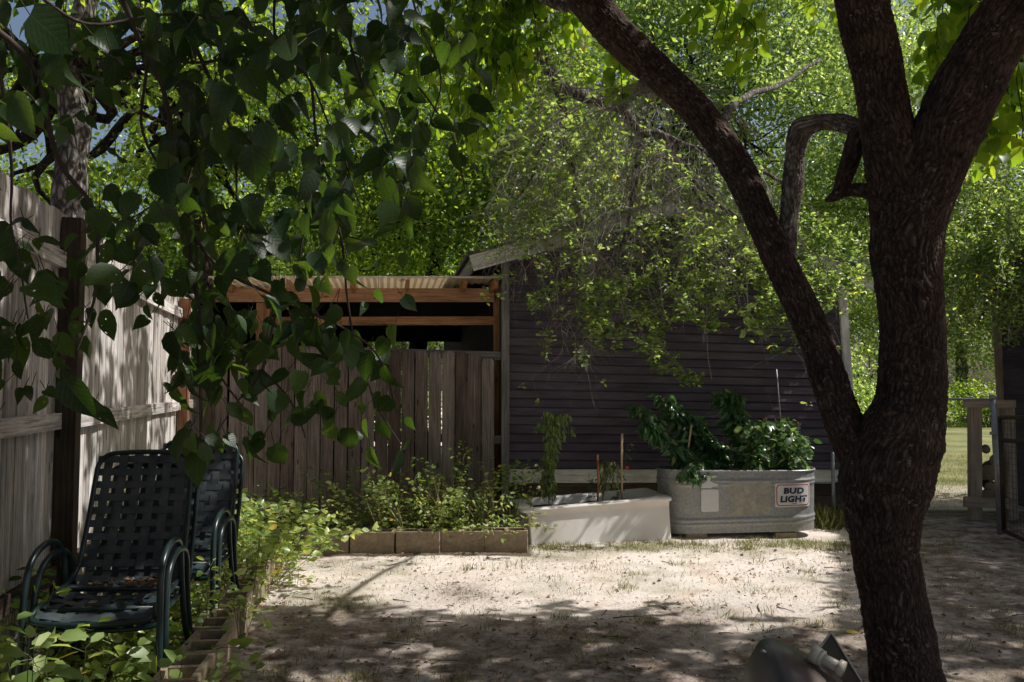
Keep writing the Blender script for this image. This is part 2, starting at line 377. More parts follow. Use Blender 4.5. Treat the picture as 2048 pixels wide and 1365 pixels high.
# sun patches the photo shows: 1 = shaded by the crown overhead, 0 = open to the sun, per ground point
def shade_at(x, y):
    n1 = noise.noise(V((x * .9, y * 1.3, 3.1))) ; n2 = noise.noise(V((x * 4.3, y * 5.5, 8.7)))
    n3 = noise.noise(V((x * 1.9, y * 2.6, 1.7)))
    if x < -2.75:                      # what reaches the tall side fence: long streaks of sun
        return (.62 if y < 4.75 else .24) + 2.1 * noise.noise(V((x * .8, y * 2.4, 5.0))) + .9 * n2
    if x < -1.2 - .17 * (y - 3.3):     # weed bed and chairs
        if y > 5.6: return .12 + .3 * n2
        if ((x + 2.28) / .34) ** 2 + ((y - 4.0) / .42) ** 2 < 1: return 1.5 * n2 + .9 * n3
        return .25 + 1.3 * n3 + .9 * n2
    if ((x + .5) / .32) ** 2 + ((y - 4.02) / .16) ** 2 < 1: return -.2
    if ((x - .86) / .16) ** 2 + ((y - 2.95) / .13) ** 2 < 1: return n2
    edge = 5.55 - .22 * x + .5 * n1 + .25 * n3
    if y < edge:                       # foreground shade with small sun flecks
        k = min(1, (edge - y) / .8)
        fl = noise.noise(V((x * 3.1, y * 4.6, 6.3))); n4 = noise.noise(V((x * 9, y * 11, 2.2)))
        return .15 + .9 * n4 + .72 * k + .8 * n2 * (1.2 - .75 * k) + .5 * n3 - (1.2 if fl > .20 else 0) * (1.15 - .35 * k)
    if y < 9.4 and x > .40 * y + .15 * n1 - .1: return .95 + .4 * n3 + .2 * n2
    if y >= 9.4 and x > 2: return .35 + .9 * noise.noise(V((x * .6, y * .5, 2))) if y < 15 else .15
    return -.2
# ------------------------------------------------------------------ world, sun, camera
w = bpy.data.worlds.new('World'); scene.world = w; w.use_nodes = True
wn = w.node_tree; bg = wn.nodes['Background']
sky = wn.nodes.new('ShaderNodeTexSky'); sky.sky_type = 'NISHITA'; sky.sun_disc = False
sky.sun_elevation = math.asin(SUN.z); sky.sun_rotation = math.atan2(SUN.x, SUN.y)
sky.air_density = 1.0; sky.dust_density = 4.0; sky.ozone_density = .6
wn.links.new(sky.outputs[0], bg.inputs[0]); bg.inputs[1].default_value = .11
ld = bpy.data.lights.new('sun', 'SUN'); ld.energy = 5.0; ld.angle = math.radians(.53); ld.color = (1, .97, .93)
lo = bpy.data.objects.new('sun', ld); COL.objects.link(lo); lo.rotation_euler = (-SUN).to_track_quat('-Z', 'Y').to_euler(); lo.location = (8, -2, 12)
cd = bpy.data.cameras.new('camera'); cam = bpy.data.objects.new('camera', cd); COL.objects.link(cam); scene.camera = cam
cd.sensor_width = 36; cd.lens = 36 * F / 2048; cd.clip_end = 1000; cd.clip_start = .05
cam.location = (0, 0, EYE); cam.rotation_euler = (math.pi / 2 + PITCH, 0, 0)
scene.view_settings.view_transform = 'Standard'; scene.view_settings.look = 'None'; scene.view_settings.exposure = 0
scene.render.engine = 'CYCLES'; scene.cycles.max_bounces = 8; scene.cycles.transmission_bounces = 4
# ------------------------------------------------------------------ ground
def FX(Y): return -3.42 + .211 * (8.9 - Y)          # line of the tall side fence
ROW0, ROW1 = V((-1.30, 3.3, 0)), V((-1.96, 7.35, 0)) # yard-side edge of the block row
def rowx(y): return ROW0.x + (ROW1.x - ROW0.x) * (y - ROW0.y) / (ROW1.y - ROW0.y)
def gheight(x, y):
    h = .018 * noise.noise(V((x * 1.1, y * 1.1, 0))) + .010 * noise.noise(V((x * 4, y * 4, 3))) + .006 * noise.noise(V((x * 13, y * 13, 3)))
    return h if y < 16 else 0
def grassy(x, y):
    g = noise.noise(V((x * 1.3, y * 1.8, 9))) * .9 + noise.noise(V((x * 5, y * 6, 4))) * .5
    if y > 9.5 and x > 1.5: return 1.7 if y > 12.5 else min(1.2, max(.02, (.85 + g * .4) if y > 11 else (.5 + g)))
    near_tub = max(0, 1 - abs(y - 7.75) / .35) * .5 if x > .1 else 0
    return max(0, min(1, g * 1.2 + .04 + near_tub))
def axis(lo, hi, a, b, fine):
    core = list(np.arange(a, b + 1e-6, fine)); o1 = []; s = fine; p = a
    while p > lo: s *= 1.5; p -= s; o1.append(max(p, lo))
    o2 = []; s = fine; p = b
    while p < hi: s *= 1.5; p += s; o2.append(min(p, hi))
    return o1[::-1] + core + o2
xs = axis(-220, 220, -4, 6, .05); ys = axis(-120, 320, 1.5, 12, .05)
gv = []; ga = []
for y in ys:
    for x in xs:
        gv.append((x, y, gheight(x, y)))
        bed = 1.0 if (x < rowx(y) - .1 and y < 9 and x > -4.2) or (7.3 < y < 9 and x < .15) else 0.0
        litter_shade_w = max(0, min(1, (5.95 - .18 * x - y + .9 * noise.noise(V((x * 1.5, y * 1.5, 2)))) / .9)); litter_shade_w = max(litter_shade_w, min(1, max(0, (x - .42 * y) * 2))) if y < 10 else 0  # last weight: where canopy shade and litter soil go into the ground colour
        ga.append((grassy(x, y) if y < 60 else 1.7, bed, litter_shade_w, 1))
nx = len(xs)
gf = [(j * nx + i, j * nx + i + 1, (j + 1) * nx + i + 1, (j + 1) * nx + i) for j in range(len(ys) - 1) for i in range(nx - 1)]
me = bpy.data.meshes.new('ground'); me.from_pydata(gv, [], gf)
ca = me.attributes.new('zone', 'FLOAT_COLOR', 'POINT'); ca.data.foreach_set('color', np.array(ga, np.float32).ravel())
me.polygons.foreach_set('use_smooth', [True] * len(gf))
gm, nt, out = newmat('sandy_dirt_yard'); L = nt.links
co = N(nt, 'ShaderNodeTexCoord').outputs['Object']
z = N(nt, 'ShaderNodeAttribute', attribute_name='zone').outputs['Color']; sx = N(nt, 'ShaderNodeSeparateColor'); L.new(z, sx.inputs[0])
n1 = noisetex(nt, co, 2.2, 8, .65); n2 = noisetex(nt, co, 22, 8, .75); n3 = noisetex(nt, co, 90, 5, .7)
c = ramp(nt, n1, [(.3, (.74, .59, .48)), (.46, (.94, .83, .74)), (.7, (.97, .90, .83))])
c = mixc(nt, 1.0, c, ramp(nt, n2, [(.33, (.66, .58, .50)), (.45, (1, 1, 1)), (.7, (1.08, 1.07, 1.06))]), 'MULTIPLY')
spk = mathn(nt, 'GREATER_THAN', n3, .63)
c = mixc(nt, mathn(nt, 'MULTIPLY', spk, .42), c, (.22, .15, .10))
gfac = mathn(nt, 'MULTIPLY', sx.outputs[0], ramp(nt, n2, [(.35, (.3, .3, .3)), (.55, (1, 1, 1))]))
c = mixc(nt, mathn(nt, 'MINIMUM', mathn(nt, 'MULTIPLY', gfac, .9), 1.0), c, mixc(nt, n3, mixc(nt, ramp(nt, noisetex(nt, co, .9, 5, .65), [(.42, (0, 0, 0)), (.58, (1, 1, 1))]), (.07, .10, .03), (.17, .19, .06)), mixc(nt, ramp(nt, noisetex(nt, co, .7, 5, .65), [(.4, (0, 0, 0)), (.6, (1, 1, 1))]), (.17, .20, .07), (.42, .40, .19))))
litter_shade = mathn(nt, 'MULTIPLY', sx.outputs[2], ramp(nt, noisetex(nt, co, 6, 6, .7), [(.35, (.35, .35, .35)), (.6, (1, 1, 1))]))
c = mixc(nt, mathn(nt, 'MULTIPLY', litter_shade, .9), c, ramp(nt, n2, [(.35, (.05, .032, .022)), (.65, (.22, .148, .105))]))  # brown litter soil, darkened further to paint in the canopy shade
blot = ramp(nt, noisetex(nt, co, 1.1, 7, .7), [(.46, (0, 0, 0)), (.62, (1, 1, 1))])
c = mixc(nt, mathn(nt, 'MULTIPLY', mathn(nt, 'MULTIPLY', blot, mathn(nt, 'GREATER_THAN', noisetex(nt, co, 40, 6, .8), .5)), .5), c, (.30, .21, .15))
c = mixc(nt, mathn(nt, 'MULTIPLY', sx.outputs[1], .9), c, ramp(nt, n2, [(.3, (.05, .035, .025)), (.7, (.17, .12, .08))]))
b = N(nt, 'ShaderNodeBsdfPrincipled'); b.inputs['Roughness'].default_value = .95; b.inputs['Specular IOR Level'].default_value = .15
L.new(c, b.inputs['Base Color'])
L.new(bump(nt, mathn(nt, 'ADD', n2, mathn(nt, 'MULTIPLY', n3, .5)), .9, .03), b.inputs['Normal']); L.new(b.outputs[0], out.inputs[0])
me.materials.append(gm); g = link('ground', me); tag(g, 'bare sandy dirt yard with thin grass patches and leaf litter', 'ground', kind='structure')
# grass, litter
P = []; D = []; S = []; T = []
def blade(x, y, s, t=None):
    P.append((x, y, gheight(x, y) - .003)); D.append((random.gauss(0, .45), random.gauss(0, .45), 1)); S.append(s); T.append(random.random() if t is None else t)
tries = 0
while len(P) < 42000 and tries < 500000:
    tries += 1
    y = 3.2 + 15 * random.random() ** 1.3; x = random.uniform(-2.0, 7.0) if y < 11 else random.uniform(4.5, 11)
    if x < rowx(y) + .02 or (y > 7.3 and x < .1) or (y > 7.9 and x < 3.4 and y < 19): continue
    if (x - 2.0) ** 2 + (y - 3.7) ** 2 < .05: continue
    gr = grassy(x, y)
    if random.random() < gr ** 1.6 * (1 if y > 9.4 else .75): blade(x, y, random.uniform(.012, .045) * (1.2 if y > 9.4 else 1))
for k in range(420):                      # separate small tufts
    if random.random() < .35: cx, cy = random.uniform(.2, 3.4), random.gauss(7.72, .10)
    else: cx, cy = random.uniform(-1.6, 4.2), random.uniform(3.8, 9)
    if cx < rowx(cy) + .1 or (cy > 7.9 and cx < 3.3) or (cy > 7.2 and cx < .15): continue
    hh = random.uniform(.02, .06); ss = random.uniform(.03, .12)
    for q in range(random.randint(14, 60)): blade(random.gauss(cx, ss), random.gauss(cy, ss * .8), random.uniform(.4, 1.3) * hh, .35 + random.random() * .6)
for k in range(420):                      # tall clump by the metal post
    p0 = onz(1652, 1052); blade(random.gauss(p0.x, .13), random.gauss(p0.y, .10), random.uniform(.08, .26), random.random() * .8)
o = leaves('grass', P, D, np.array(S), M['grass'], None, T_BLADE, tone=np.array(T), wid=np.full(len(P), 1.5)); tag(o, 'thin patchy grass blades growing in the dirt yard', 'grass', kind='stuff')
P = []; D = []; S = []
for k in range(9000):
    y = 3.0 + 6.5 * random.random() ** 1.2; x = random.uniform(-3.4, 5.0)
    if x < FX(y) + .1: continue
    inbed = x < rowx(y)
    if not inbed and noise.noise(V((x * 1.7, y * 1.7, 5))) + random.uniform(-.5, .5) < (.0 if y < 5.5 else .25): continue
    if y > 7.6 and -1.9 < x < 3.4: continue
    P.append((x, y, gheight(x, y) + .006)); a = random.uniform(0, 6.28); D.append((math.cos(a), math.sin(a), random.uniform(-.1, .35))); S.append(random.uniform(.012, .045))
o = leaves('leaf_litter', P, D, np.array(S), M['dry'], None, T_SMALL, Nn=RNG.normal(size=(len(P), 3)) * .35 + np.array([0, 0, 1.])); tag(o, 'small dry brown leaves littering the dirt', 'leaf litter', kind='stuff')
P = []; D = []; S = []
for k in range(9000):
    y = random.uniform(3.4, 8.0); x = random.uniform(-1.9, 4.6)
    if x < rowx(y) or random.random() > .5 + .8 * noise.noise(V((x * 1.2, y * 1.9, 7))) or (y > 7.6 and x < .15): continue
    P.append((x, y, gheight(x, y) + .003)); a = random.uniform(0, 6.28); D.append((math.cos(a), math.sin(a), random.uniform(-.1, .5))); S.append(random.uniform(.006, .022))
o = leaves('leaf_crumbs', P, D, np.array(S), M['dry'], None, T_SMALL, Nn=RNG.normal(size=(len(P), 3)) * .5 + np.array([0, 0, 1.])); tag(o, 'fine crumbs of dead leaf and twig speckling the sunny dirt', 'leaf litter', kind='stuff')
mb = MB()
for k in range(700):
    x, y = random.uniform(-1.8, 4.5), random.uniform(3.4, 9); 
    if x < rowx(y) + .02 or (y > 7.6 and x < 3.4): continue
    r = random.uniform(.004, .014) * (1.6 if random.random() < .06 else 1)
    c0 = V((x, y, gheight(x, y) + r * .2)); vs = [c0 + V((math.cos(a) * r * random.uniform(.7, 1.3), math.sin(a) * r * random.uniform(.7, 1.3), 0)) for a in (0, 1.05, 2.1, 3.14, 4.2, 5.2)] + [c0 + V((0, 0, r * .8))]
    mb.add(vs, [(i, (i + 1) % 6, 6) for i in range(6)])
sk_ = MB()
for k in range(60):
    x, y = random.uniform(-1.6, 4.2), random.uniform(3.3, 7.6); a_ = random.uniform(0, 6.28); L_ = random.uniform(.04, .22)
    if x < rowx(y) + .08: continue
    p_ = V((x, y, gheight(x, y) + .005)); q_ = p_ + V((math.cos(a_) * L_, math.sin(a_) * L_, 0)); q_.z = gheight(q_.x, q_.y) + .005
    sk_.tube([p_, p_.lerp(q_, .5) + V((random.gauss(0, .01), random.gauss(0, .01), .004)), q_], [.004, .003, .002], 5)
o = sk_.build('fallen_twigs', M['twig_dark'], None); tag(o, 'thin fallen twigs scattered over the dirt', 'twigs', kind='stuff')
o = mb.build('pebbles', plain('pebble_stone', (.36, .29, .23), .9, 0, .4, 40), None, True); tag(o, 'small pebbles and dirt clods scattered on the yard', 'pebbles', kind='stuff')
lp = onz(1690, 1268)
o = leaves('fallen_leaf', [lp + V((0, 0, .012))], [(1, -.15, .05)], [.075], plain('yellow_leaf', (.6, .45, .04), .5), None, T_MED, Nn=np.array([[0, -.3, 1.]])); tag(o, 'bright yellow fallen leaf on the dirt left of the big trunk', 'leaf')
# ------------------------------------------------------------------ tall side fence
d = V((-.2065, .9785, 0)); nrm = V((.9785, .2065, 0))
def fpt(Y, off=0, z=0): return V((FX(Y), Y, 0)) + nrm * off + V((0, 0, z))
sf = thing('wooden_fence', 'tall weathered grey board fence running back behind the green chairs, with rails and posts', 'fence', fpt(5.5))
mb = MB(); Y = 1.2
while Y < 8.85:
    wd = random.uniform(.128, .142); top = 2.43 + random.gauss(0, .012) - (.0 if Y > 4 else .0)
    lean = random.gauss(0, .003)
    c0 = fpt(Y + wd * .5, random.gauss(0, .004), top / 2)
    yaw = random.gauss(0, .03); dd = (d + nrm * yaw).normalized(); nn = V((dd.y, -dd.x, 0))
    mb.box(c0, V((0, 0, top / 2)) + d * lean, dd * wd * .5 * .985, nn * .009)
    Y += wd + random.uniform(.001, .007)
mb.build('board_panel', M['fence_grey'], sf)
YP = [1.9, 4.58, 8.02]
for i, yp in enumerate(YP):
    mb = MB(); r = .05 if i < 2 else .045
    mb.box(fpt(yp, .065, 1.2), V((0, 0, 1.2 if i < 2 else 1.12)), d * r, nrm * r, .5)
    o = mb.build('post', M['post_dark'] if i < 2 else M['cedar'], sf)
    if i == 2: o['label'] = 'reddish cedar post near the fence corner'
for (a, b_) in ((1.95, 4.52), (4.65, 7.96), (8.07, 8.85)):
    for zz in (.47, 1.29, 2.18):
        mb = MB(); p = fpt(a, .03, zz + random.gauss(0, .01)); q = fpt(b_, .03, zz + random.gauss(0, .012) - .01)
        mb.bar(p, q, .038, .088); mb.build('rail', M['fence_grey'] if zz > 1 else M['post_dark'], sf)
# ------------------------------------------------------------------ back fence of dog-eared pickets
bf = thing('picket_fence', 'brown dog-eared picket fence between the tall side fence and the brown shed', 'fence', (-1.7, 8.9, 0))
mb = MB(); x = -3.42
for i in range(60):
    wd = .138 if i else .1
    if x + wd > -.06: break
    f = (x + 3.42) / 3.36
    top = 1.935 - .115 * f + random.gauss(0, .006)
    if x + 2 * wd > -.06: top -= .045
    y0 = 8.9 + random.gauss(0, .003); th = .009; e = .032
    tn = random.gauss(0, .004)
    prof = [(x + .003, .02), (x + wd - .003, .02), (x + wd - .003 + tn, top - e), (x + wd - e + tn, top), (x + e + tn, top), (x + .003 + tn, top - e)]
    vs = [V((px_, y0 - th, pz)) for px_, pz in prof] + [V((px_, y0 + th, pz)) for px_, pz in prof]
    fs = [tuple(range(6)), tuple(range(11, 5, -1))] + [(k, k + 6, (k + 1) % 6 + 6, (k + 1) % 6) for k in range(6)]
    of = (random.random() * 30, random.random() * 30)
    mb.add(vs, fs, [[(vs[k].z + of[0], vs[k].x + of[1]) for k in f_] for f_ in fs], random.random())
    x += wd + random.uniform(.001, .006) + (.006 if random.random() < .12 else 0)
mb.build('picket_panel', M['fence_brown'], bf)
for zz in (1.90, 1.0, .3):
    mb = MB(); mb.bar((-3.4, 8.94, zz), (-.12, 8.94, zz - .10), .038, .09); mb.build('rail', M['post_grey'], bf)
# ------------------------------------------------------------------ brown shed
TP = .152; XA = (1010 - 1024) / F * 8.9
def wallhit(px, py, off=0.0):
    r = ray(px, py); k = (8.9 + TP * (-XA) + off); t = k / (r.y - TP * r.x)
    return V((r.x * t, r.y * t, EYE + r.z * t))
wn_ = V((TP, -1, 0)).normalized(); wu = V((1, TP, 0)).normalized()
BL, BR, TL, TR = wallhit(1010, 1049), wallhit(1712, 1041), wallhit(1010, 530), wallhit(1680, 562)
BLo = BL.copy()
def W2(p): return ((p - BL).dot(wu), p.z)
def W3(s, z, off=0): return BL + wu * s + V((0, 0, z - BL.z)) + wn_ * off
sh = thing('shed', 'dark brown shed with horizontal lap siding, pale fascia and a gabled roof', 'shed', BL)
eL, pk, eR = wallhit(943, 527), wallhit(1350, 414), wallhit(1745, 562)
l2, k2, r2 = W2(eL), W2(pk), W2(eR)
def clip(poly, a, b):   # keep the side below the line a->b
    out_ = []; sg = lambda p: (b[0] - a[0]) * (p[1] - a[1]) - (b[1] - a[1]) * (p[0] - a[0])
    for i in range(len(poly)):
        p, q = poly[i], poly[(i + 1) % len(poly)]; sp_, sq = sg(p), sg(q)
        if sp_ <= 0: out_.append(p)
        if sp_ * sq < 0: t = sp_ / (sp_ - sq); out_.append((p[0] + t * (q[0] - p[0]), p[1] + t * (q[1] - p[1])))
    return out_
bl, br, tl, tr = [W2(p) for p in (BL, BR, TL, TR)]
def edge(v):
    a = (bl[0] + (tl[0] - bl[0]) * v, bl[1] + (tl[1] - bl[1]) * v); b2 = (br[0] + (tr[0] - br[0]) * v, br[1] + (tr[1] - br[1]) * v)
    return a, b2
def v_of_py(py): return (1049 - py) / (1049 - 530)
mb = MB(); py = 940.0; step = 17.62; rowi = 0; jx = 1.2
while py > 380:
    v0, v1 = v_of_py(py), v_of_py(py - step)
    a0, b0 = edge(v0); a1, b1 = edge(v1)
    poly = clip(clip([a0, b0, b1, a1], l2, k2), k2, r2)
    if len(poly) >= 3:
        tn = random.random(); o_ = (random.random() * 20, random.random() * 20)
        if rowi % 3 == 0: jx = random.uniform(.4, 3.6)
        rowi += 1
        segs = ((0, .13, .0, .019), (.13, .93, .019, .009), (.93, 1.0, .009, -.004))
        for f0, f1, d0, d1 in segs:
            va, vb = v0 + (v1 - v0) * f0, v0 + (v1 - v0) * f1; a2, c2_ = edge(va); a3, c3_ = edge(vb)
            pl_ = clip(clip([a2, c2_, c3_, a3], l2, k2), k2, r2)
            if len(pl_) < 3: continue
            def offat(p):
                s_ = (p[0] - bl[0]) / (br[0] - bl[0]); zb_ = a2[1] + (c2_[1] - a2[1]) * s_; zt_ = a3[1] + (c3_[1] - a3[1]) * s_
                return d0 + (d1 - d0) * min(1, max(0, (p[1] - zb_) / (zt_ - zb_)))
            for side_ in (0, 1):
                pj = clip(pl_, (jx, -10), (jx, 10)) if side_ == 0 else clip(pl_, (jx - .004, 10), (jx - .004, -10))
                if len(pj) < 3: continue
                mb.add([W3(p[0], p[1], offat(p) + side_ * .001) for p in pj], [tuple(range(len(pj)))], [[(p[0] + o_[0] + side_ * 7, p[1] + o_[1]) for p in pj]], (tn * 7.3 + side_ * .41) % 1)
    py -= step
mb.build('siding_wall', M['siding'], sh)
back = V((-TP, 1, 0)).normalized()
# lower skirt, white base board, side walls
mb = MB()
def wbar(p, q, off, w_, h_, mat, name, tone=None):
    m_ = MB(); m_.bar(p + wn_ * off, q + wn_ * off, w_, h_, V((0, 0, 1)), tone); return m_.build(name, mat, sh)
a0, b0 = edge(v_of_py(967)); a1, b1 = edge(v_of_py(940.5))
vs = [W3(*a0, .022), W3(*b0, .022), W3(*b1, .022), W3(*a1, .022), W3(*a0, 0), W3(*b0, 0), W3(*b1, 0), W3(*a1, 0)]
m_ = MB(); m_.add(vs, [(0, 1, 2, 3), (3, 2, 6, 7), (4, 5, 1, 0)], [[(0, 0), (4, 0), (4, .1), (0, .1)]] * 3, .6); m_.build('base_board', M['pale_trim'], sh)
m_ = MB()
for k in range(3):
    a, b2 = edge(v_of_py(1049 - k * 27)); c2, d2 = edge(v_of_py(1049 - k * 27 - 26.5))
    if k == 0: a = (a[0], -.1); b2 = (b2[0], -.1)
    vs = [W3(*a, .004), W3(*b2, .004), W3(*d2, .001), W3(*c2, .001)]; m_.add(vs, [(0, 1, 2, 3)], [[(k, k), (k + 4, k), (k + 4, k + .1), (k, k + .1)]])
m_.build('skirt_board', M['post_dark'], sh)
# left side wall facing the shelter, right side wall, back wall
LEN = 9.6
def sidewall(base, top_, name, mat):
    m_ = MB(); p = base.copy(); p.z = -.05; q = top_.copy()
    vs = [p, q, q + back * LEN, p + back * LEN]; m_.add(vs, [(0, 1, 2, 3)], [[(0, 0), (2.5, 0), (2.5, 9), (0, 9)]], .5)
    n_ = int(LEN / .2)
    for k in range(n_): m_.box((p + q) / 2 + back * (k * .2 + .1), (q - p) / 2, back * .015, wu * .012, .4)
    return m_.build(name, mat, sh)
sidewall(BL, TL + V((0, 0, .05)), 'side_wall', M['green_wall']); sidewall(BR, TR, 'side_wall', M['siding'])
# corner boards
m_ = MB(); m_.box((BL + TL) / 2 + wn_ * .025 + wu * .0, (TL - BL) / 2 + V((0, 0, .02)), wu * .042, wn_ * .014, .5); o = m_.build('corner_board', M['post_grey'], sh)
m_ = MB(); m_.box((BR + TR) / 2 + wn_ * .03, (TR - BR) / 2, wu * .045, wn_ * .02, .6); m_.build('corner_board', M['white_trim'], sh)
# fascia boards and roof
fo = .30
def rooft(p): return p
FL, FP, FR = wallhit(943, 527, -fo * 1.0), wallhit(1350, 415, -fo), wallhit(1748, 566, -fo)
for a, b2 in ((FL, FP), (FP, FR)):
    m_ = MB(); dd = (b2 - a).normalized(); up = wn_.cross(dd); up = up if up.z > 0 else -up
    m_.box((a + b2) / 2, (b2 - a) / 2, up * .083, wn_ * .012, .5); m_.build('fascia', M['pale_trim'], sh)
    m_ = MB(); c0 = (a + b2) / 2 + up * .098 + back * (LEN / 2 - .02); m_.box(c0, (b2 - a) / 2 + dd * .02, back * (LEN / 2 + .03), up * .012, .5); m_.build('roof', M['shingle'], sh)
    m_ = MB(); m_.box((a + b2) / 2 - up * .02 + back * .16, (b2 - a) / 2, back * .14, up * .006, .5); m_.build('soffit', M['post_grey'], sh)
m_ = MB(); e0 = FL + V((0, 0, -.02)); m_.box(e0 + back * (LEN / 2), back * LEN / 2, V((0, 0, .075)), wu * .01, .5); m_.build('eave_board', M['post_grey'], sh)
# ------------------------------------------------------------------ open lean-to shelter
lt = thing('lean_to_shelter', 'open orange pine lean-to with a corrugated roof beside the shed', 'shelter', (-1.7, 9.3, 0))
def LP(px, py, Y=9.25): return at(px, py, Y)
m_ = MB(); a = LP(432, 591); b2 = LP(988, 591); m_.bar(a, b2, .045, .152, tone=.7); m_.build('beam', M['pine'], lt)
m_ = MB(); m_.bar(LP(541, 643, 9.28), LP(990, 642, 9.28), .04, .095, tone=.5); m_.build('cross_rail', M['pine'], lt)
for (px, y0, w_) in ((527, 606, .15), (993, 560, .07), (375, 606, .1)):
    m_ = MB(); t_ = LP(px, y0, 9.30); m_.box(V((t_.x, t_.y + .03, t_.z / 2)), V((0, 0, t_.z / 2)), V((w_ / 2, 0, 0)), V((0, .045, 0)), .5); m_.build('post', M['pine'], lt)
LD = 9.3
roofz0 = at(700, 554, 8.72).z
RX0, RX1 = at(416, 560, 8.72).x, -.10
m_ = MB(); nseg = 150; prev = None; vs = []; fs = []; uv = []
for k in range(LD and 231):
    y = 8.72 + k * .04; zz = roofz0 - .008 * (y - 8.72)
    vs += [V((RX0 - .15 * (y - 8.72), y, zz)), V((RX1 - .15 * (y - 8.72), y, zz))]
nc = 0
# corrugations run front to back
vs = []; ncor = 168
for k in range(ncor + 1):
    x = RX0 + (RX1 - RX0) * k / ncor; dz = .009 * math.cos(k * math.pi / 2.0)
    vs += [V((x, 8.72, roofz0 + dz)), V((x - .15 * LD, 8.72 + LD, roofz0 - .05 + dz))]
fs = [(2 * k, 2 * k + 2, 2 * k + 3, 2 * k + 1) for k in range(ncor)]
m_.add(vs, fs, None, .5); m_.build('corrugated_roof', M['roof_metal'], lt)
m_ = MB(); m_.bar((RX0, 8.73, roofz0 - .002), (RX1, 8.73, roofz0 - .002), .006, .022, tone=.8); m_.build('roof_edge', M['pale_trim'], lt)
for px in (448, 577, 705, 816, 930, 992):
    p = at(px, 563, 8.8); m_ = MB(); m_.bar((p.x, 8.78, roofz0 - .065), (p.x - .15 * 6, 14.8, roofz0 - .10), .04, .09); m_.build('rafter', M['pine'], lt)
# dark boards at the back and the left of the shelter
yb = 14.0; 
def bpt(px, py): return at(px, py, yb)
m_ = MB()
def panel(px0, py0, px1, py1):
    a = bpt(px0, py1); b2 = bpt(px1, py0); m_.box((a + b2) / 2, V((0, 0, (b2.z - a.z) / 2)), V(((b2.x - a.x) / 2, 0, 0)), V((0, .012, 0)))
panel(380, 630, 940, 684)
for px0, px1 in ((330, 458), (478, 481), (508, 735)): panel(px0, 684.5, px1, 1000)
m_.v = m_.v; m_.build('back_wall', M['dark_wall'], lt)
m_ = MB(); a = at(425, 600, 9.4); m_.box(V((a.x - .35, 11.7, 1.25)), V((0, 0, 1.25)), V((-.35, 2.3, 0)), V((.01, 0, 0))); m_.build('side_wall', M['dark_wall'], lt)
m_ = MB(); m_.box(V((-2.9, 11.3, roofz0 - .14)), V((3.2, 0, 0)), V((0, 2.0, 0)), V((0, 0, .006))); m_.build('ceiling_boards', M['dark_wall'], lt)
# ------------------------------------------------------------------ concrete blocks
def block(name, label, c, rz, group, holes=True, mat=None):
    """hollow block: long axis along local x, 0.39 x 0.19 x 0.19"""
    R = Matrix.Rotation(rz, 3, 'Z'); m_ = MB(); lx, ly, lz = .194, .097, .19
    xo = [-lx, -lx + .03, -.014, .014, lx - .03, lx]; yo = [-ly, -ly + .03, ly - .03, ly]
    j = random.uniform(-.004, .004); tn = random.random()
    def P3(x, y, z): return c + R @ V((x, y, z + j))
    for i in range(5):
        for k in range(3):
            hole = holes and k == 1 and i in (1, 3)
            if hole:
                x0, x1, y0, y1 = xo[i], xo[i + 1], yo[k], yo[k + 1]
                q = [P3(x0, y0, lz), P3(x1, y0, lz), P3(x1, y1, lz), P3(x0, y1, lz)]; r = [P3(x0, y0, .03), P3(x1, y0, .03), P3(x1, y1, .03), P3(x0, y1, .03)]
                m_.add(q + r, [(0, 4, 5, 1), (1, 5, 6, 2), (2, 6, 7, 3), (3, 7, 4, 0), (4, 7, 6, 5)], None, tn)
            else:
                q = [P3(xo[i], yo[k], lz), P3(xo[i + 1], yo[k], lz), P3(xo[i + 1], yo[k + 1], lz), P3(xo[i], yo[k + 1], lz)]
                m_.add(q, [(0, 1, 2, 3)], None, tn)
    e = .006; s0 = [(-lx + e, -ly), (lx - e, -ly), (lx, -ly + e), (lx, ly - e), (lx - e, ly), (-lx + e, ly), (-lx, ly - e), (-lx, -ly + e)]
    vs = [P3(x, y, -.03) for x, y in s0] + [P3(x, y, lz - .0) for x, y in s0]
    m_.add(vs, [(k, (k + 1) % 8, (k + 1) % 8 + 8, k + 8) for k in range(8)], None, tn)
    o = m_.build(name, mat or M['concrete'], None); return tag(o, label, 'block', group)
fe = [607, 697, 790, 881, 969, 1055]
fl = ['front row concrete block at the left corner, half hidden by weeds', 'second concrete block of the front row, dark with moist stains', 'middle concrete block of the front row, pale tan face',
      'second concrete block from the right end of the front row', 'rightmost concrete block of the front row beside the white bathtub']
for i in range(5):
    a = onz(fe[i], 1108 - (i > 2) * 2, 0); b2 = onz(fe[i + 1], 1108 - (i > 2) * 2, 0); c0 = (a + b2) / 2; c0.y += .1; c0.z = -.004
    block('concrete_block', fl[i], c0, random.gauss(0, .012), 'concrete blocks in the front row')
rd = (ROW1 - ROW0).normalized(); rang = math.atan2(rd.y, rd.x)
ords = ['nearest', 'second nearest', 'third nearest', 'fourth nearest', 'fifth nearest', 'sixth nearest', 'seventh nearest', 'eighth nearest', 'ninth nearest', 'farthest']
for i in range(10):
    c0 = ROW0 + rd * (.2 + i * .405) + V((-rd.y, rd.x, 0)) * .1 + V((random.gauss(0, .008), 0, -.005 + .0 * i))
    block('concrete_block', 'hollow concrete block edging the weed bed, %s of the side row' % ords[i], c0, rang + random.gauss(0, .03), 'concrete blocks in the side row')
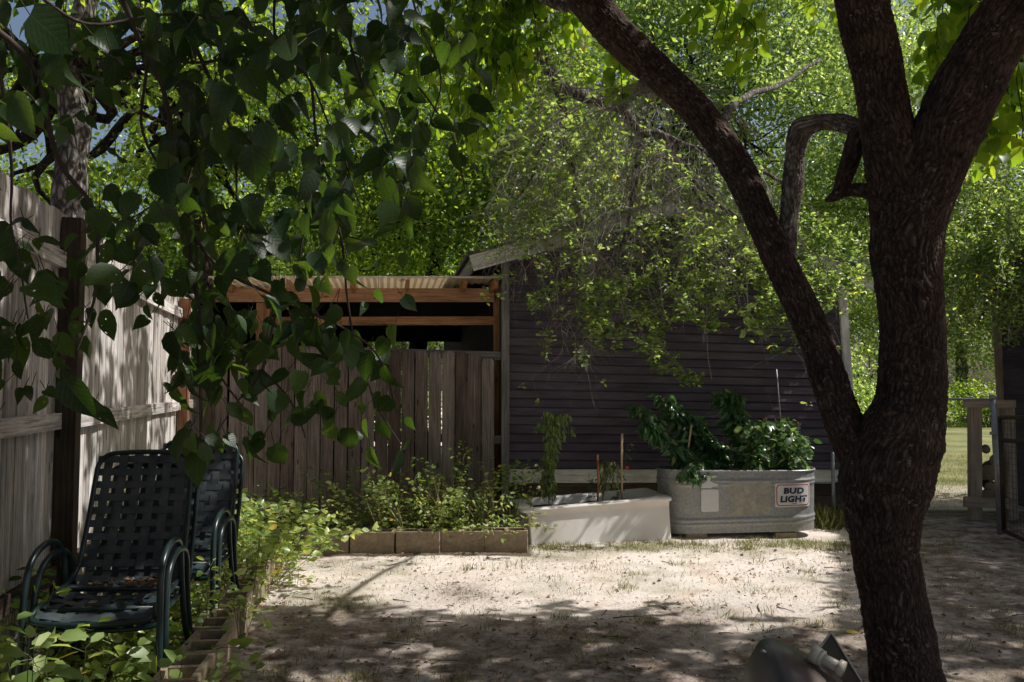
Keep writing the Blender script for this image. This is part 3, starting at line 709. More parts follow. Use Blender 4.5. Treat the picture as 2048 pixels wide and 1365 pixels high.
# ------------------------------------------------------------------ strap chairs
def spline(pts, n=8):
    pts = [V(p) for p in pts]; out_ = []
    for i in range(len(pts) - 1):
        p0 = pts[max(i - 1, 0)]; p1 = pts[i]; p2 = pts[i + 1]; p3 = pts[min(i + 2, len(pts) - 1)]
        for k in range(n):
            t = k / n; out_.append(.5 * ((2 * p1) + (p2 - p0) * t + (2 * p0 - 5 * p1 + 4 * p2 - p3) * t * t + (3 * p1 - p0 - 3 * p2 + p3) * t ** 3))
    out_.append(pts[-1]); return out_
def chair(label):
    root = thing('patio_chair', label, 'chair', (0, 0, 0), 0, 'stacked green strap chairs'); root['_world'] = 0
    for s in (-1, 1):
        m_ = MB(); m_.tube(spline([(s * .305, -.34, 0), (s * .30, -.325, .30), (s * .295, -.30, .52), (s * .293, -.24, .615), (s * .29, -.13, .655), (s * .288, -.02, .64), (s * .283, .05, .57), (s * .28, .08, .42), (s * .28, .14, .20), (s * .285, .24, 0)], 8), .0155, 10)
        m_.build('leg_frame', M['chair_frame'], root, True)
        m_ = MB(); m_.tube([(s * .305, -.34, -.004), (s * .305, -.34, .03)], .018, 10); m_.build('foot_cap', M['black'], root, True); m_ = MB(); m_.tube([(s * .285, .24, -.004), (s * .285, .235, .03)], .018, 10); m_.build('foot_cap', M['black'], root, True)
    # continuous seat and back side rails
    def rail(s): return [(s * .262, -.31, .365), (s * .265, -.25, .39), (s * .265, -.05, .405), (s * .262, .10, .43), (s * .26, .17, .47), (s * .255, .215, .55), (s * .25, .29, .73), (s * .245, .35, .90)]
    m_ = MB(); top_ = [(-.238, .372, .97), (-.20, .385, 1.015), (-.14, .39, 1.03), (0, .392, 1.034), (.14, .39, 1.03), (.20, .385, 1.015), (.238, .372, .97)]
    m_.tube(spline(rail(-1)[4:] + top_ + rail(1)[4:][::-1], 6), .013, 10); m_.build('back_frame', M['chair_frame'], root, True)
    m_ = MB(); fr = [(-.22, -.335, .345), (0, -.345, .335), (.22, -.335, .345)]
    m_.tube(spline(rail(-1)[:5][::-1] + fr + rail(1)[:5], 6), .013, 10)
    m_.tube([(-.285, .02, .40), (.285, .02, .395)], .011, 8); m_.tube([(-.283, -.22, .37), (.283, -.22, .37)], .011, 8); m_.build('seat_frame', M['chair_frame'], root, True)
    # woven webbing
    prof = spline([(0, -.325, .35), (0, -.25, .385), (0, -.05, .395), (0, .10, .42), (0, .17, .46), (0, .215, .55), (0, .29, .73), (0, .35, .90), (0, .388, 1.03)], 12)
    cum = [0]
    for i in range(1, len(prof)): cum.append(cum[-1] + (prof[i] - prof[i - 1]).length)
    Lt = cum[-1]
    def pr(s):
        s = max(0, min(Lt - 1e-5, s)); i = max(k for k in range(len(cum)) if cum[k] <= s); i = min(i, len(prof) - 2)
        t = (s - cum[i]) / (cum[i + 1] - cum[i]); p = prof[i].lerp(prof[i + 1], t); tg = (prof[i + 1] - prof[i]).normalized(); return p, tg, V((0, -tg.z, tg.y))
    split = cum[48]
    for nm, s0, s1, nh in (('seat_webbing', 0.0, split, 6), ('back_webbing', split, Lt, 9)):
        m_ = MB(); nv = 6; ph = (s1 - s0) / nh; sw = .046
        def ribbon(pts, side, wv):
            vs = []
            for p, n_ in pts: vs += [p - side * wv / 2, p + side * wv / 2 + V((0, 0, 0))]
            base = len(pts)
            vs2 = [p - side * wv / 2 - n_ * .0022 for p, n_ in pts]; vs3 = [p + side * wv / 2 - n_ * .0022 for p, n_ in pts]
            allv = []
            for k, (p, n_) in enumerate(pts): allv += [p - side * wv / 2, p + side * wv / 2, vs3[k], vs2[k]]
            fs = []
            for k in range(len(pts) - 1):
                a = 4 * k; b3 = a + 4
                for q in range(4): fs.append((a + q, a + (q + 1) % 4, b3 + (q + 1) % 4, b3 + q))
            m_.add(allv, fs, None, random.random())
        for i in range(nh):        # across
            sc = s0 + (i + .5) * ph; p, tg, n_ = pr(sc); pts = []; sag = .030 if nm[0] == 's' else .008
            ht = (p.z - .4) / .63; hwd = .262 - .02 * max(0, ht)
            for k in range(4 * nv + 1):
                u = -1 + 2 * k / (4 * nv); wv_ = math.sin((k / 4.0) * math.pi + math.pi * i) * .0035
                pts.append((p + V((u * hwd, 0, 0)) + n_ * (wv_ - sag * (1 - u * u)) , n_))
            ribbon(pts, tg, min(sw, ph * .54))
        for j in range(nv):        # along
            x = (-.5 + (j + .5) / nv) * .49; pts = []; ns = 6 * nh
            for k in range(ns + 1):
                s_ = s0 + (s1 - s0) * k / ns; p, tg, n_ = pr(s_); sag = .030 if nm[0] == 's' else .008
                u = x / .26; wv_ = -math.sin(k / 6.0 * math.pi + math.pi * j) * .0035
                kx = 1 - .08 * max(0, (p.z - .4) / .63)
                pts.append((p + V((x * kx, 0, 0)) + n_ * (wv_ - sag * (1 - u * u)), n_))
            ribbon(pts, V((1, 0, 0)), .044)
        m_.build(nm, M['chair_strap'], root)
    return root
def copytree(o, parent=None):
    c = o.copy(); COL.objects.link(c)
    if parent: c.parent = parent
    for ch in list(o.children): copytree(ch, c)
    return c
ch0 = chair('upper green strap chair of the nearest stack, seat facing forward with debris on it')
spots = [((-1.945, 4.17, .065), .10, (-.02), None), ((-1.95, 4.25, 0.0), .09, 0, 'lower green strap chair of the nearest stack, mostly under another chair'),
         ((-2.04, 5.17, .065), .05, 0, 'upper green strap chair of the stack farther back by the fence'), ((-2.04, 5.25, 0), .05, 0, 'lower green strap chair of the stack farther back, nested under its twin')]
for i, (loc, rz, tx, lab) in enumerate(spots):
    o = ch0 if i == 0 else copytree(ch0)
    o.location = loc; o.rotation_euler = ((.035 if i % 2 == 0 else 0), 0, rz)
    if lab: o['label'] = lab
# debris heap on the seat
P = []; D = []; S = []
for k in range(130):
    a = random.uniform(0, 6.28); P.append((random.gauss(-1.88, .09), random.gauss(4.24, .045), .475 + .014 * random.random())); D.append((math.cos(a), math.sin(a), .1)); S.append(random.uniform(.02, .05))
o = leaves('dead_leaf_pile', P, D, np.array(S), M['dry'], None, T_SMALL); tag(o, 'dry leaves fallen on the seat of the nearest chair', 'leaves', kind='stuff')
# ------------------------------------------------------------------ bathtub planter
a = onz(1052, 1088); b2 = onz(1341, 1078); ax = (b2 - a); ang = math.atan2(ax.y, ax.x); TLn = ax.length; R = Matrix.Rotation(ang, 3, 'Z')
HL, HR = .318, .405; TD = .70
def TB(x, y, z): # local: x along, y back, z up (tilt: right end higher)
    k = x / TLn; return a + R @ V((x, y, 0)) + V((0, 0, z * (HL + (HR - HL) * k) / .4))
tubo = thing('bathtub', 'old white bathtub used as a planter, tilted in front of the shed wall', 'bathtub', a)
def rrect(x0, x1, y0, y1, r, n=5):
    pts = []
    for cx, cy, a0 in ((x1 - r, y0 + r, -90), (x1 - r, y1 - r, 0), (x0 + r, y1 - r, 90), (x0 + r, y0 + r, 180)):
        for k in range(n + 1): t = math.radians(a0 + 90 * k / n); pts.append((cx + r * math.cos(t), cy + r * math.sin(t)))
    return pts
rings = [(rrect(.03, TLn - .01, -.062, TD - .03, .02), -.02), (rrect(.02, TLn - .005, -.002, TD - .03, .02), .30), (rrect(.0, TLn, .004, TD, .02), .352),
         (rrect(-.05, TLn + .016, -.024, TD, .03), .366), (rrect(-.055, TLn + .018, -.026, TD, .035), .392), (rrect(-.02, TLn, .004, TD - .01, .04), .404),
         (rrect(.05, TLn - .08, .065, TD - .06, .12), .402), (rrect(.065, TLn - .10, .08, TD - .075, .14), .385), (rrect(.12, TLn - .14, .10, TD - .10, .14), .20)]
m_ = MB(); n_ = len(rings[0][0]); vs = []
for rr, z_ in rings: vs += [TB(x, y, z_) for x, y in rr]
fs = [(j * n_ + k, j * n_ + (k + 1) % n_, (j + 1) * n_ + (k + 1) % n_, (j + 1) * n_ + k) for j in range(len(rings) - 1) for k in range(n_)]
m_.add(vs, fs, None, .5); m_.build('tub_shell', M['tub'], tubo, True)
m_ = MB(); rr = rrect(.08, TLn - .11, .085, TD - .085, .13); cx = TB(TLn / 2, TD / 2, .325); vs = [TB(x, y, .315) for x, y in rr] + [cx]
gv2 = []; 
for iy in range(13):
    for ix in range(31):
        x = .085 + (TLn - .20) * ix / 30; y = .09 + (TD - .18) * iy / 12; gv2.append(TB(x, y, .318 + .02 * noise.noise(V((x * 9, y * 9, 0)))))
m_.add(gv2, [(j * 31 + i, j * 31 + i + 1, (j + 1) * 31 + i + 1, (j + 1) * 31 + i) for j in range(12) for i in range(30)]); m_.build('soil', M['soil'], tubo, True)
# ------------------------------------------------------------------ stock tank
tk = thing('stock_tank', 'galvanised oval stock tank planter with stickers, full of pepper plants', 'tank')
TY = 8.12; tl_, tr_ = at(1316, 1000, 8.4).x, at(1627, 1000, 8.4).x; tcx = (tl_ + tr_) / 2; hw = (tr_ - tl_) / 2; rad = .30; tcy = TY + rad
zt, zb = .645, .055
tk.location = (tcx, tcy, zb)
def tankpt(s, z, off=0.0):
    """s = arc length along the front, 0 at the front centre"""
    k = 1 - .035 * (zt - z) / .6; st = (hw - rad) ; r = rad * k + off; tilt = .030 * ((s) / hw) * 1.0
    P_ = 2 * math.pi * rad + 4 * st; s = (s + P_ / 2) % P_ - P_ / 2
    sg = 1 if s >= 0 else -1; q = abs(s)
    if q <= st: x, y = q, -r
    elif q <= st + math.pi * rad: t = (q - st) / rad; x, y = st + r * math.sin(t), -r * math.cos(t)
    else: x, y = st - (q - st - math.pi * rad), r
    x *= sg
    return V((tcx + x, tcy + y, z + .022 * x / hw * max(0, min(1, (zt - z) / .35))))
PER = 2 * math.pi * rad + 4 * (hw - rad)
def rib(z): 
    t = (zt - z)
    return .012 * math.exp(-((t - .09) / .014) ** 2) + .010 * math.exp(-((t - .125) / .012) ** 2) + .012 * math.exp(-((t - .46) / .016) ** 2) + .010 * math.exp(-((t - .50) / .012) ** 2)
m_ = MB(); ns = 96; nzr = 60; vs = []
for j in range(nzr + 1):
    z_ = zb + (zt - zb) * j / nzr
    for k in range(ns): vs.append(tankpt(PER * k / ns, z_, rib(z_) + .002 * noise.noise(V((k * .3, j * .2, 0)))))
fs = [(j * ns + k, j * ns + (k + 1) % ns, (j + 1) * ns + (k + 1) % ns, (j + 1) * ns + k) for j in range(nzr) for k in range(ns)]
fs.append(tuple(range(ns))[::-1])
m_.add(vs, fs, None, .5)
vin = []
for z_ in (zt, zt - .2):
    for k in range(ns): vin.append(tankpt(PER * k / ns, z_, -.006))
m_.add(vin, [(k, ns + k, ns + (k + 1) % ns, (k + 1) % ns) for k in range(ns)], None, .5)
m_.build('tank_wall', M['galv'], tk, True)
m_ = MB(); ring = [tankpt(PER * k / 64, zt + .004, .004) for k in range(65)]; m_.tube(ring, .011, 8, False); m_.build('rim', M['pole'], tk, True)
m_ = MB(); vs = [tankpt(PER * k / 48, zt - .07, -.008) for k in range(48)]; m_.add(vs, [tuple(range(48))]); m_.build('soil', M['soil'], tk)
def s_of_px(px, py=990):
    best = min(((abs(1024 + F * (lambda q: q.x / (q.y * cp + (q.z - EYE) * sp))(tankpt(s_, .45)) - px), s_) for s_ in np.linspace(-hw - .2, hw + .2, 900))); return best[1]
def z_of_py(py, s_):
    best = min(((abs(682.5 - F * (lambda q: ((q.z - EYE) * cp - q.y * sp) / (q.y * cp + (q.z - EYE) * sp))(tankpt(s_, z_)) - py), z_) for z_ in np.linspace(0, .7, 500))); return best[1]
def sticker(name, poly2, off, mat, parent):   # poly2: list of (s,z) polygon
    # strips so that it hugs the round end
    m_ = MB(); vs = [tankpt(s_, z_, off) for s_, z_ in poly2]; m_.add(vs, [tuple(range(len(vs)))], None, .5); return m_.build(name, mat, parent)
def patch(name, s0, s1, z0, z1, r, off, mat, parent, nc=14, follow=False):
    m_ = MB(); cols = []
    for k in range(nc + 1):
        u = k / nc; s_ = s0 + (s1 - s0) * u; dx = min(u, 1 - u) * (s1 - s0); ins = r - math.sqrt(max(0, r * r - (r - min(dx, r)) ** 2))
        cols.append((s_, z0 + ins, z1 - ins))
    nzz = 14 if follow else 2; vs = []
    for s_, za, zb_ in cols:
        for q in range(nzz + 1):
            zz = za + (zb_ - za) * q / nzz; vs.append(tankpt(s_, zz, off + (rib(zz) if follow else 0)))
    fs = [((nzz + 1) * k + q, (nzz + 1) * (k + 1) + q, (nzz + 1) * (k + 1) + q + 1, (nzz + 1) * k + q + 1) for k in range(nc) for q in range(nzz)]
    m_.add(vs, fs, None, .5); return m_.build(name, mat, parent, True)
s0, s1 = s_of_px(1549), s_of_px(1617); sm = (s0 + s1) / 2; z1 = z_of_py(967, sm); z0 = z_of_py(1014, sm)
base = patch('beer_sticker', s0, s1, z0, z1, .004, .010, M['sticker_white'], tk)
base['label'] = 'white sticker with red border and navy lettering'
patch('red_border', s0 + .013, s1 - .013, z0 + .013, z1 - .011, .03, .0125, M['sticker_red'], base, 24)
patch('white_field', s0 + .022, s1 - .022, z0 + .022, z1 - .020, .024, .015, M['sticker_white'], base, 24)
def text_on_tank(txt, cs, cz, wd, ht, name, crop=None):
    cu = bpy.data.curves.new('txt', 'FONT'); cu.body = txt; cu.align_x = 'CENTER'; cu.size = 1; cu.offset = .05; cu.resolution_u = 3; cu.space_character = 1.06
    ob = bpy.data.objects.new('txt', cu); COL.objects.link(ob); bpy.context.view_layer.update()
    me_ = bpy.data.meshes.new_from_object(ob.evaluated_get(bpy.context.evaluated_depsgraph_get())); bpy.data.objects.remove(ob)
    bmm = bmesh.new(); bmm.from_mesh(me_); bmesh.ops.triangulate(bmm, faces=bmm.faces[:]); bmesh.ops.subdivide_edges(bmm, edges=[e for e in bmm.edges if e.calc_length() > .12], cuts=3, use_grid_fill=False); bmesh.ops.triangulate(bmm, faces=bmm.faces[:]); bmm.to_mesh(me_); bmm.free()
    vv = np.array([v_.co[:] for v_ in me_.vertices]); mn, mxx = vv.min(0), vv.max(0)
    for v_ in me_.vertices:
        u = (v_.co.x - (mn[0] + mxx[0]) / 2) / (mxx[0] - mn[0]); h_ = (v_.co.y - mn[1]) / (mxx[1] - mn[1])
        v_.co = tankpt(cs + wd * (u + .03 * (h_ - .5)), cz + h_ * ht, .0215)
    me_.materials.clear(); me_.materials.append(M['sticker_navy']); return link(name, me_, base)
wst = s1 - s0; hst = z1 - z0
text_on_tank('LIGHT', sm, z0 + hst * .20, wst * .72, hst * .28, 'lettering')
text_on_tank('BUD', sm, z0 + hst * .56, wst * .54, hst * .26, 'lettering')
patch('small_print', sm - wst * .07, sm + wst * .07, z0 + hst * .135, z0 + hst * .155, .0005, .0172, M['sticker_navy'], base, 2)
# white bottle-shaped label
sa, sb = s_of_px(1402), s_of_px(1437); sc_ = (sa + sb) / 2
def zz(py): return z_of_py(py, sc_)
def sx_(px): return s_of_px(px)
patch('white_label', sa, sb, zz(1024), zz(979), .012, .008, M['sticker_white'], tk)
m_ = MB(); pl = [(1402, 976), (1403, 968), (1409, 965), (1414, 961), (1413, 956), (1408, 955), (1408, 951.5), (1432, 951.5), (1432, 955), (1421, 957), (1420, 962), (1426, 966), (1435, 968), (1435, 972), (1424, 974), (1422, 976.5), (1412, 976.5)]
vs = [tankpt(sx_(px), zz(py_), .016) for px, py_ in pl]; m_.add(vs, [tuple(range(len(vs)))], None, .5); m_.build('white_label', M['sticker_white'], tk)
patch('label_residue', s_of_px(1460), s_of_px(1541), zz(1032), zz(963), .004, .0035, M['residue'], tk, 10, True)
for dx, lab in ((-.45, 'flat brick propping the left end of the stock tank'), (.42, 'rust-stained brick propping the right end of the stock tank')):
    m_ = MB(); m_.box((tcx + dx, tcy, .015), (.1, 0, 0), (0, .27, 0), (0, 0, .036)); o = m_.build('brick', M['concrete'], None); tag(o, lab, 'brick')
# ------------------------------------------------------------------ plants
def plant(name, label, cat, stems, leaf, mat, lsz, dens, spread=.05, droop=.2, stemr=.004, tp=None, group=None, stemmat=None, updir=.3, base=None, tonehi=1.0):
    root = thing(name, label, cat, base or stems[0][0], 0, group)
    m_ = MB(); P = []; D = []; S = []
    for st in stems:
        pts = spline(st, 6); L_ = sum((pts[i + 1] - pts[i]).length for i in range(len(pts) - 1))
        m_.tube(pts, [stemr * (1 - .6 * i / len(pts)) for i in range(len(pts))], 5)
        n_ = max(3, int(L_ * dens))
        for k in range(n_):
            t = (k + random.random()) / n_; t = .12 + .88 * t; idx = min(len(pts) - 2, int(t * (len(pts) - 1))); p = pts[idx].lerp(pts[idx + 1], t * (len(pts) - 1) - idx)
            a_ = random.uniform(0, 6.28); dr = V((math.cos(a_), math.sin(a_), random.uniform(-.3, .5) + updir))
            q = p + dr.normalized() * spread * random.uniform(.2, 1.2)
            if spread > .03 and random.random() < .4: m_.tube([p, q], .0015, 3, False)
            P.append(q); D.append((dr.x, dr.y, dr.z - droop * random.uniform(.5, 1.6))); S.append(lsz * random.uniform(.5, 1.25))
    for st in stems[1:]: a_ = V(st[0]); b_ = V(stems[0][0]); m_.tube([a_, V(((a_.x + b_.x) / 2, (a_.y + b_.y) / 2, min(a_.z, b_.z) - .03)), b_], stemr, 4)
    m_.build('stem', stemmat or M['stem'], root)
    leaves('foliage', P, D, np.array(S), M[mat], root, tp or T_MED, tone=RNG.random(len(P)) * tonehi)
    return root
def P_(px, py, Y): return at(px, py, Y)
def jit(p, s): return p + V((random.gauss(0, s), random.gauss(0, s), random.gauss(0, s)))
# peppers in the tank
def pepper(label, path, Y, dens=150, spread=.07, side=3):
    stems = [[P_(x, y, Y + dy) for x, y, dy in path]]
    for k in range(side):
        i = random.randint(0, len(path) - 2); b0_ = stems[0][i]; stems.append([b0_, jit(b0_.lerp(stems[0][i + 1], .6) + V((random.uniform(-.1, .1), random.uniform(-.1, .06), 0)), .02), jit(stems[0][i + 1] + V((random.uniform(-.13, .13), 0, -.02)), .03)])
    return plant('pepper_plant', label, 'plant', stems, None, 'leaf_pepper', .10, dens * 1.5, spread, .75, .005, T_LANCE, 'pepper plants in the stock tank', updir=.0)
pepper('pepper plant leaning far left over the stock tank rim', [(1400, 945, 0), (1365, 915, 0), (1325, 880, 0), (1300, 845, 0), (1275, 812, 0)], 8.35, 190)
pepper('tall pepper plant behind the bamboo cane in the stock tank', [(1440, 945, 0), (1405, 890, 0), (1370, 850, 0), (1345, 820, 0), (1320, 790, 0)], 8.65, 170, .08)
pepper('dense dark pepper plant spreading low at the middle of the tank', [(1440, 945, 0), (1420, 900, 0), (1400, 870, 0), (1375, 838, 0)], 8.7, 170, .1)
pepper('tall upright pepper plant in the middle of the stock tank', [(1500, 945, 0), (1490, 890, 0), (1475, 840, 0), (1458, 805, 0), (1442, 786, 0)], 8.5, 260, .075, 5)
pepper('pepper plant trailing over the front rim above the white bottle label', [(1440, 932, .05), (1405, 925, -.1), (1385, 935, -.3), (1372, 948, -.32), (1386, 958, -.32)], 8.45, 170, .05, 3)
st = []
for k in range(44):
    x0 = random.uniform(1480, 1612); h_ = random.uniform(838, 905); Yk = random.uniform(8.2, 8.62); st.append([P_(x0, 945, Yk), P_(x0 + random.uniform(-8, 12), (945 + h_) / 2, Yk), P_(x0 + random.uniform(-10, 22), h_, Yk - .04)])
plant('leafy_bush', 'low bush with broad pale sunlit leaves at the right end of the tank', 'plant', st, None, 'leaf_bush', .085, 52, .06, .6, .004, tpl([0, .25, .6, 1], [0, .3, .3, 0], .3, .3), updir=.3)
def cane(label, p, q, r, mat, name='garden_stake'):
    m_ = MB(); m_.tube([p, p.lerp(q, .5) + V((random.gauss(0, .004), 0, 0)), q], r, 7); o = m_.build(name, mat, None, True); return tag(o, label, 'stake')
cane('pale bamboo cane leaning among the peppers in the tank', P_(1372, 945, 8.35), P_(1383, 850, 8.35), .010, M['stake'])
cane('thin grey rod standing tall at the right of the tank', P_(1566, 900, 8.6), P_(1553, 738, 8.6), .005, M['pole'])
ds = thing('dead_flower_stalk', 'dry brown flower stalk with seed heads above the tank bush', 'plant', P_(1562, 900, 8.55)); m_ = MB()
for tip in ((1537, 787), (1540, 852), (1568, 838), (1530, 838), (1596, 850), (1552, 845)):
    t_ = P_(*tip, 8.55); m_.tube([P_(1562, 900, 8.55), P_((1562 + tip[0]) / 2 + 3, (900 + tip[1]) / 2, 8.55), t_], .0025, 4)
    if tip[1] > 800:
        hd = MB()
        for k in range(9): q = jit(t_, .010); hd.tube([q, q + V((0, 0, .012))], [.007, .003], 5)
        hd.build('seed_head', M['cedar'], ds)
m_.build('stalk', M['cedar'], ds)
# tub plants
z_s = .26
def tubp(px, Y=8.2): 
    return at(px, 1003, Y)
wi = []
b0_ = tubp(1098); 
for k in range(5): wi.append([b0_, P_(1097 + random.uniform(-3, 3), 940, 8.2), P_(1100 + random.uniform(-12, 12), 890, 8.2), P_(1085 + k * 11, random.uniform(820, 850), 8.2 + random.gauss(0, .04)), P_(1075 + k * 16, random.uniform(850, 880), 8.2)])
plant('tomato_plant', 'tall wilting tomato plant at the left end of the bathtub', 'plant', wi, None, 'leaf_weed', .06, 75, .05, 1.4, .004, T_LANCE, updir=-.2, tonehi=.5)
wi = [[b0_, P_(1096, 960, 8.18), P_(1100, 935, 8.17), P_(1104, 950, 8.16), P_(1103, 985, 8.16)], [b0_, P_(1092, 965, 8.18), P_(1090, 950, 8.17), P_(1088, 990, 8.16)]]
plant('wilted_plant', 'pale limp wilted leaves hanging below the tall tomato plant', 'plant', wi, None, 'leaf_pale', .07, 110, .03, 2.5, .004, T_LANCE, updir=-.8)
b1 = tubp(1205); wi = []
for k in range(4): wi.append([b1, P_(1206 + k * 3, 950, 8.2), P_(1212 + k * 4, 922, 8.2), P_(1200 + k * 12, 935, 8.18), P_(1200 + k * 12, 970, 8.17)])
plant('wilted_plant', 'pale drooping wilted plant between the two wooden stakes in the tub', 'plant', wi, None, 'leaf_pale', .065, 60, .025, 2.5, .003, T_LANCE, updir=-.8)
b3 = tubp(1236, 8.3); wi = [[b3, P_(1238, 960, 8.3), P_(1250, 925, 8.3), P_(1257, 885, 8.3)], [b3, P_(1232, 975, 8.3), P_(1228, 955, 8.3)], [b3, P_(1243, 975, 8.3), P_(1250, 950, 8.3)]]
tp_ = plant('tomato_plant', 'spindly tomato plant carrying one red fruit beside the tall stake', 'plant', wi, None, 'leaf_pepper', .05, 42, .02, .6, .003, T_LANCE)
m_ = MB(); t_ = P_(1254, 935, 8.3)
for j in range(1): m_.tube([t_ + V((0, 0, -.02)), t_ + V((0, 0, -.017)), t_ + V((0, 0, -.008)), t_, t_ + V((0, 0, .01)), t_ + V((0, 0, .017))], [.003, .011, .018, .02, .016, .004], 12)
m_.build('tomato_fruit', M['tomato'], tp_, True)
st = [[P_(1178 + k * 2.2, 1002, 8.3), P_(1176 + k * 3, 975, 8.3), P_(1172 + k * 5, random.uniform(945, 965), 8.3)] for k in range(7)]
plant('chive_clump', 'thin green chive clump in the middle of the bathtub', 'plant', st, None, 'leaf_pepper', .04, 25, .01, .1, .003, T_LANCE)
cane('short reddish wooden stake in the bathtub', P_(1195, 1012, 8.15), P_(1195, 910, 8.15), .011, M['cedar'])
cane('tall pale wooden stake in the bathtub', P_(1244, 1008, 8.2), P_(1244, 868, 8.2), .012, M['stake'])
# weeds in the bed behind the front blocks
def bush(label, cx, Y, wpx, top, bot, n, lsz, mat='leaf_weed', dens=40, droop=.3, cat='plant', name='weed_plant', tp=None, spread=.05, group=None, tonehi=1.0, depth=.18):
    st = []
    for k in range(n):
        f = random.gauss(0, .38); x0 = cx + f * wpx * .5; tipy = top + (bot - top) * min(.9, .02 + .35 * abs(f) + random.random() ** 1.4 * .75); Yk = Y + random.gauss(0, depth * 1.2)
        b_ = P_(x0, bot, Yk); b_.z = min(b_.z, .12); t__ = P_(x0 + f * wpx * .9 + random.uniform(-.1, .1) * wpx, tipy, Yk - random.uniform(0, .12)); mid = b_.lerp(t__, .55) + V((random.gauss(0, .02), random.gauss(0, .02), .05))
        st.append([b_, mid, t__ + V((0, 0, -.015))])
    return plant(name, label, cat, st, None, mat, lsz, dens, spread, droop, .0025, tp, group, base=st[0][0], tonehi=tonehi)
bush('dark leafy weed in the corner of the bed behind the front blocks', 690, 8.3, 170, 905, 1075, 17, .055, 'leaf_bg', tonehi=.6)
bush('bushy sunlit weed behind the second front block', 765, 7.85, 150, 925, 1065, 24, .05, dens=60)
bush('dense green bush in the middle of the front bed', 850, 7.9, 150, 945, 1070, 28, .045, 'leaf_weed', dens=75)
bush('tall wispy weed climbing the picket fence above the front bed', 915, 8.4, 110, 870, 1040, 15, .05, 'leaf_weed', dens=45)
bush('pale grassy weed spilling over the right end of the front blocks', 930, 7.75, 130, 960, 1068, 24, .05, 'leaf_weed', dens=55, tp=T_LANCE, droop=.7)
bush('thin weed with drooping leaves between the bed and the bathtub', 1000, 8.3, 60, 900, 1050, 9, .06, 'leaf_weed', dens=35, tonehi=.7)
bush('small weed standing against the shed wall behind the tub left end', 1045, 8.65, 50, 905, 1040, 8, .06, 'leaf_weed', dens=40)
bush('dark thin weed growing against the middle of the picket fence', 640, 8.6, 200, 960, 1060, 18, .05, 'leaf_bg', dens=40, tonehi=.5)
st = []
for k in range(60):
    x0 = random.gauss(860, 70); Yk = random.uniform(7.6, 8.1); h_ = random.uniform(960, 1040); b_ = P_(x0, 1060, Yk); st.append((b_, P_(x0 + random.gauss(0, 25), h_, Yk)))
o = leaves('long_grass', [s_[0] for s_ in st for _ in range(6)], [tuple((s_[1] - s_[0]).normalized() + V((random.gauss(0, .3), random.gauss(0, .3), 0))) for s_ in st for _ in range(6)], np.array([(s_[1] - s_[0]).length * random.uniform(.6, 1.2) for s_ in st for _ in range(6)]), M['grass'], None, T_BLADE); tag(o, 'long grass blades among the weeds of the front bed', 'grass', kind='stuff')
# weeds in the side bed
bush('big bright sunlit bush beside the block corner', 505, 6.4, 180, 975, 1140, 56, .07, 'leaf_weed', dens=48, spread=.06, depth=.3)
bush('grassy bright weed in front of the sunlit bush', 490, 5.8, 110, 1040, 1190, 30, .06, 'leaf_weed', dens=42, tp=T_LANCE, depth=.2)
bush('leafy weed growing against the right side of the nearest chairs', 420, 5.0, 110, 1120, 1290, 18, .06, 'leaf_weed', dens=36)
bush('low weed under the right front leg of the nearest chair', 340, 4.05, 130, 1250, 1400, 14, .075, 'leaf_weed', dens=30, tonehi=.95)
bush('weed with broad pale leaves in the bottom left corner', 50, 3.5, 200, 1235, 1420, 13, .095, 'leaf_weed', dens=22, spread=.07)
bush('small weed beside the left front leg of the nearest chair', 150, 3.75, 150, 1260, 1400, 8, .085, 'leaf_weed', dens=22, spread=.06)
bush('shaded weed under the seat of the nearest chair', 250, 4.4, 220, 1220, 1330, 24, .065, 'leaf_bg', dens=34)
bush('weed poking up beside the foot of the side fence', 25, 4.2, 110, 1090, 1290, 12, .07, 'leaf_bg', dens=30)
bush('thin vine climbing the side fence behind the nearest chair', 208, 5.2, 60, 930, 1180, 8, .045, 'leaf_weed', dens=30)
bush('small weed sprouting from the hollow blocks of the side row', 480, 4.7, 50, 1190, 1260, 6, .05, 'leaf_weed', dens=36)
bush('yellow green weed at the foot of the block row by the yard', 590, 6.4, 40, 1150, 1190, 5, .05, 'leaf_weed', dens=36)
P = []; D = []; S = []
for k in range(5200):
    y = random.uniform(3.2, 8.3); x = random.uniform(FX(y) + .1, rowx(y) - .32)
    if noise.noise(V((x * 2.2, y * 2.2, 4))) < -.12: continue
    P.append((x, y, random.uniform(.01, .16))); a_ = random.uniform(0, 6.28); D.append((math.cos(a_), math.sin(a_), random.uniform(-.2, .7))); S.append(random.uniform(.03, .065))
o = leaves('ground_cover', P, D, np.array(S), M['leaf_weed'], None, T_MED); tag(o, 'low leafy ground cover filling the bed under the chairs', 'ground cover', kind='stuff')
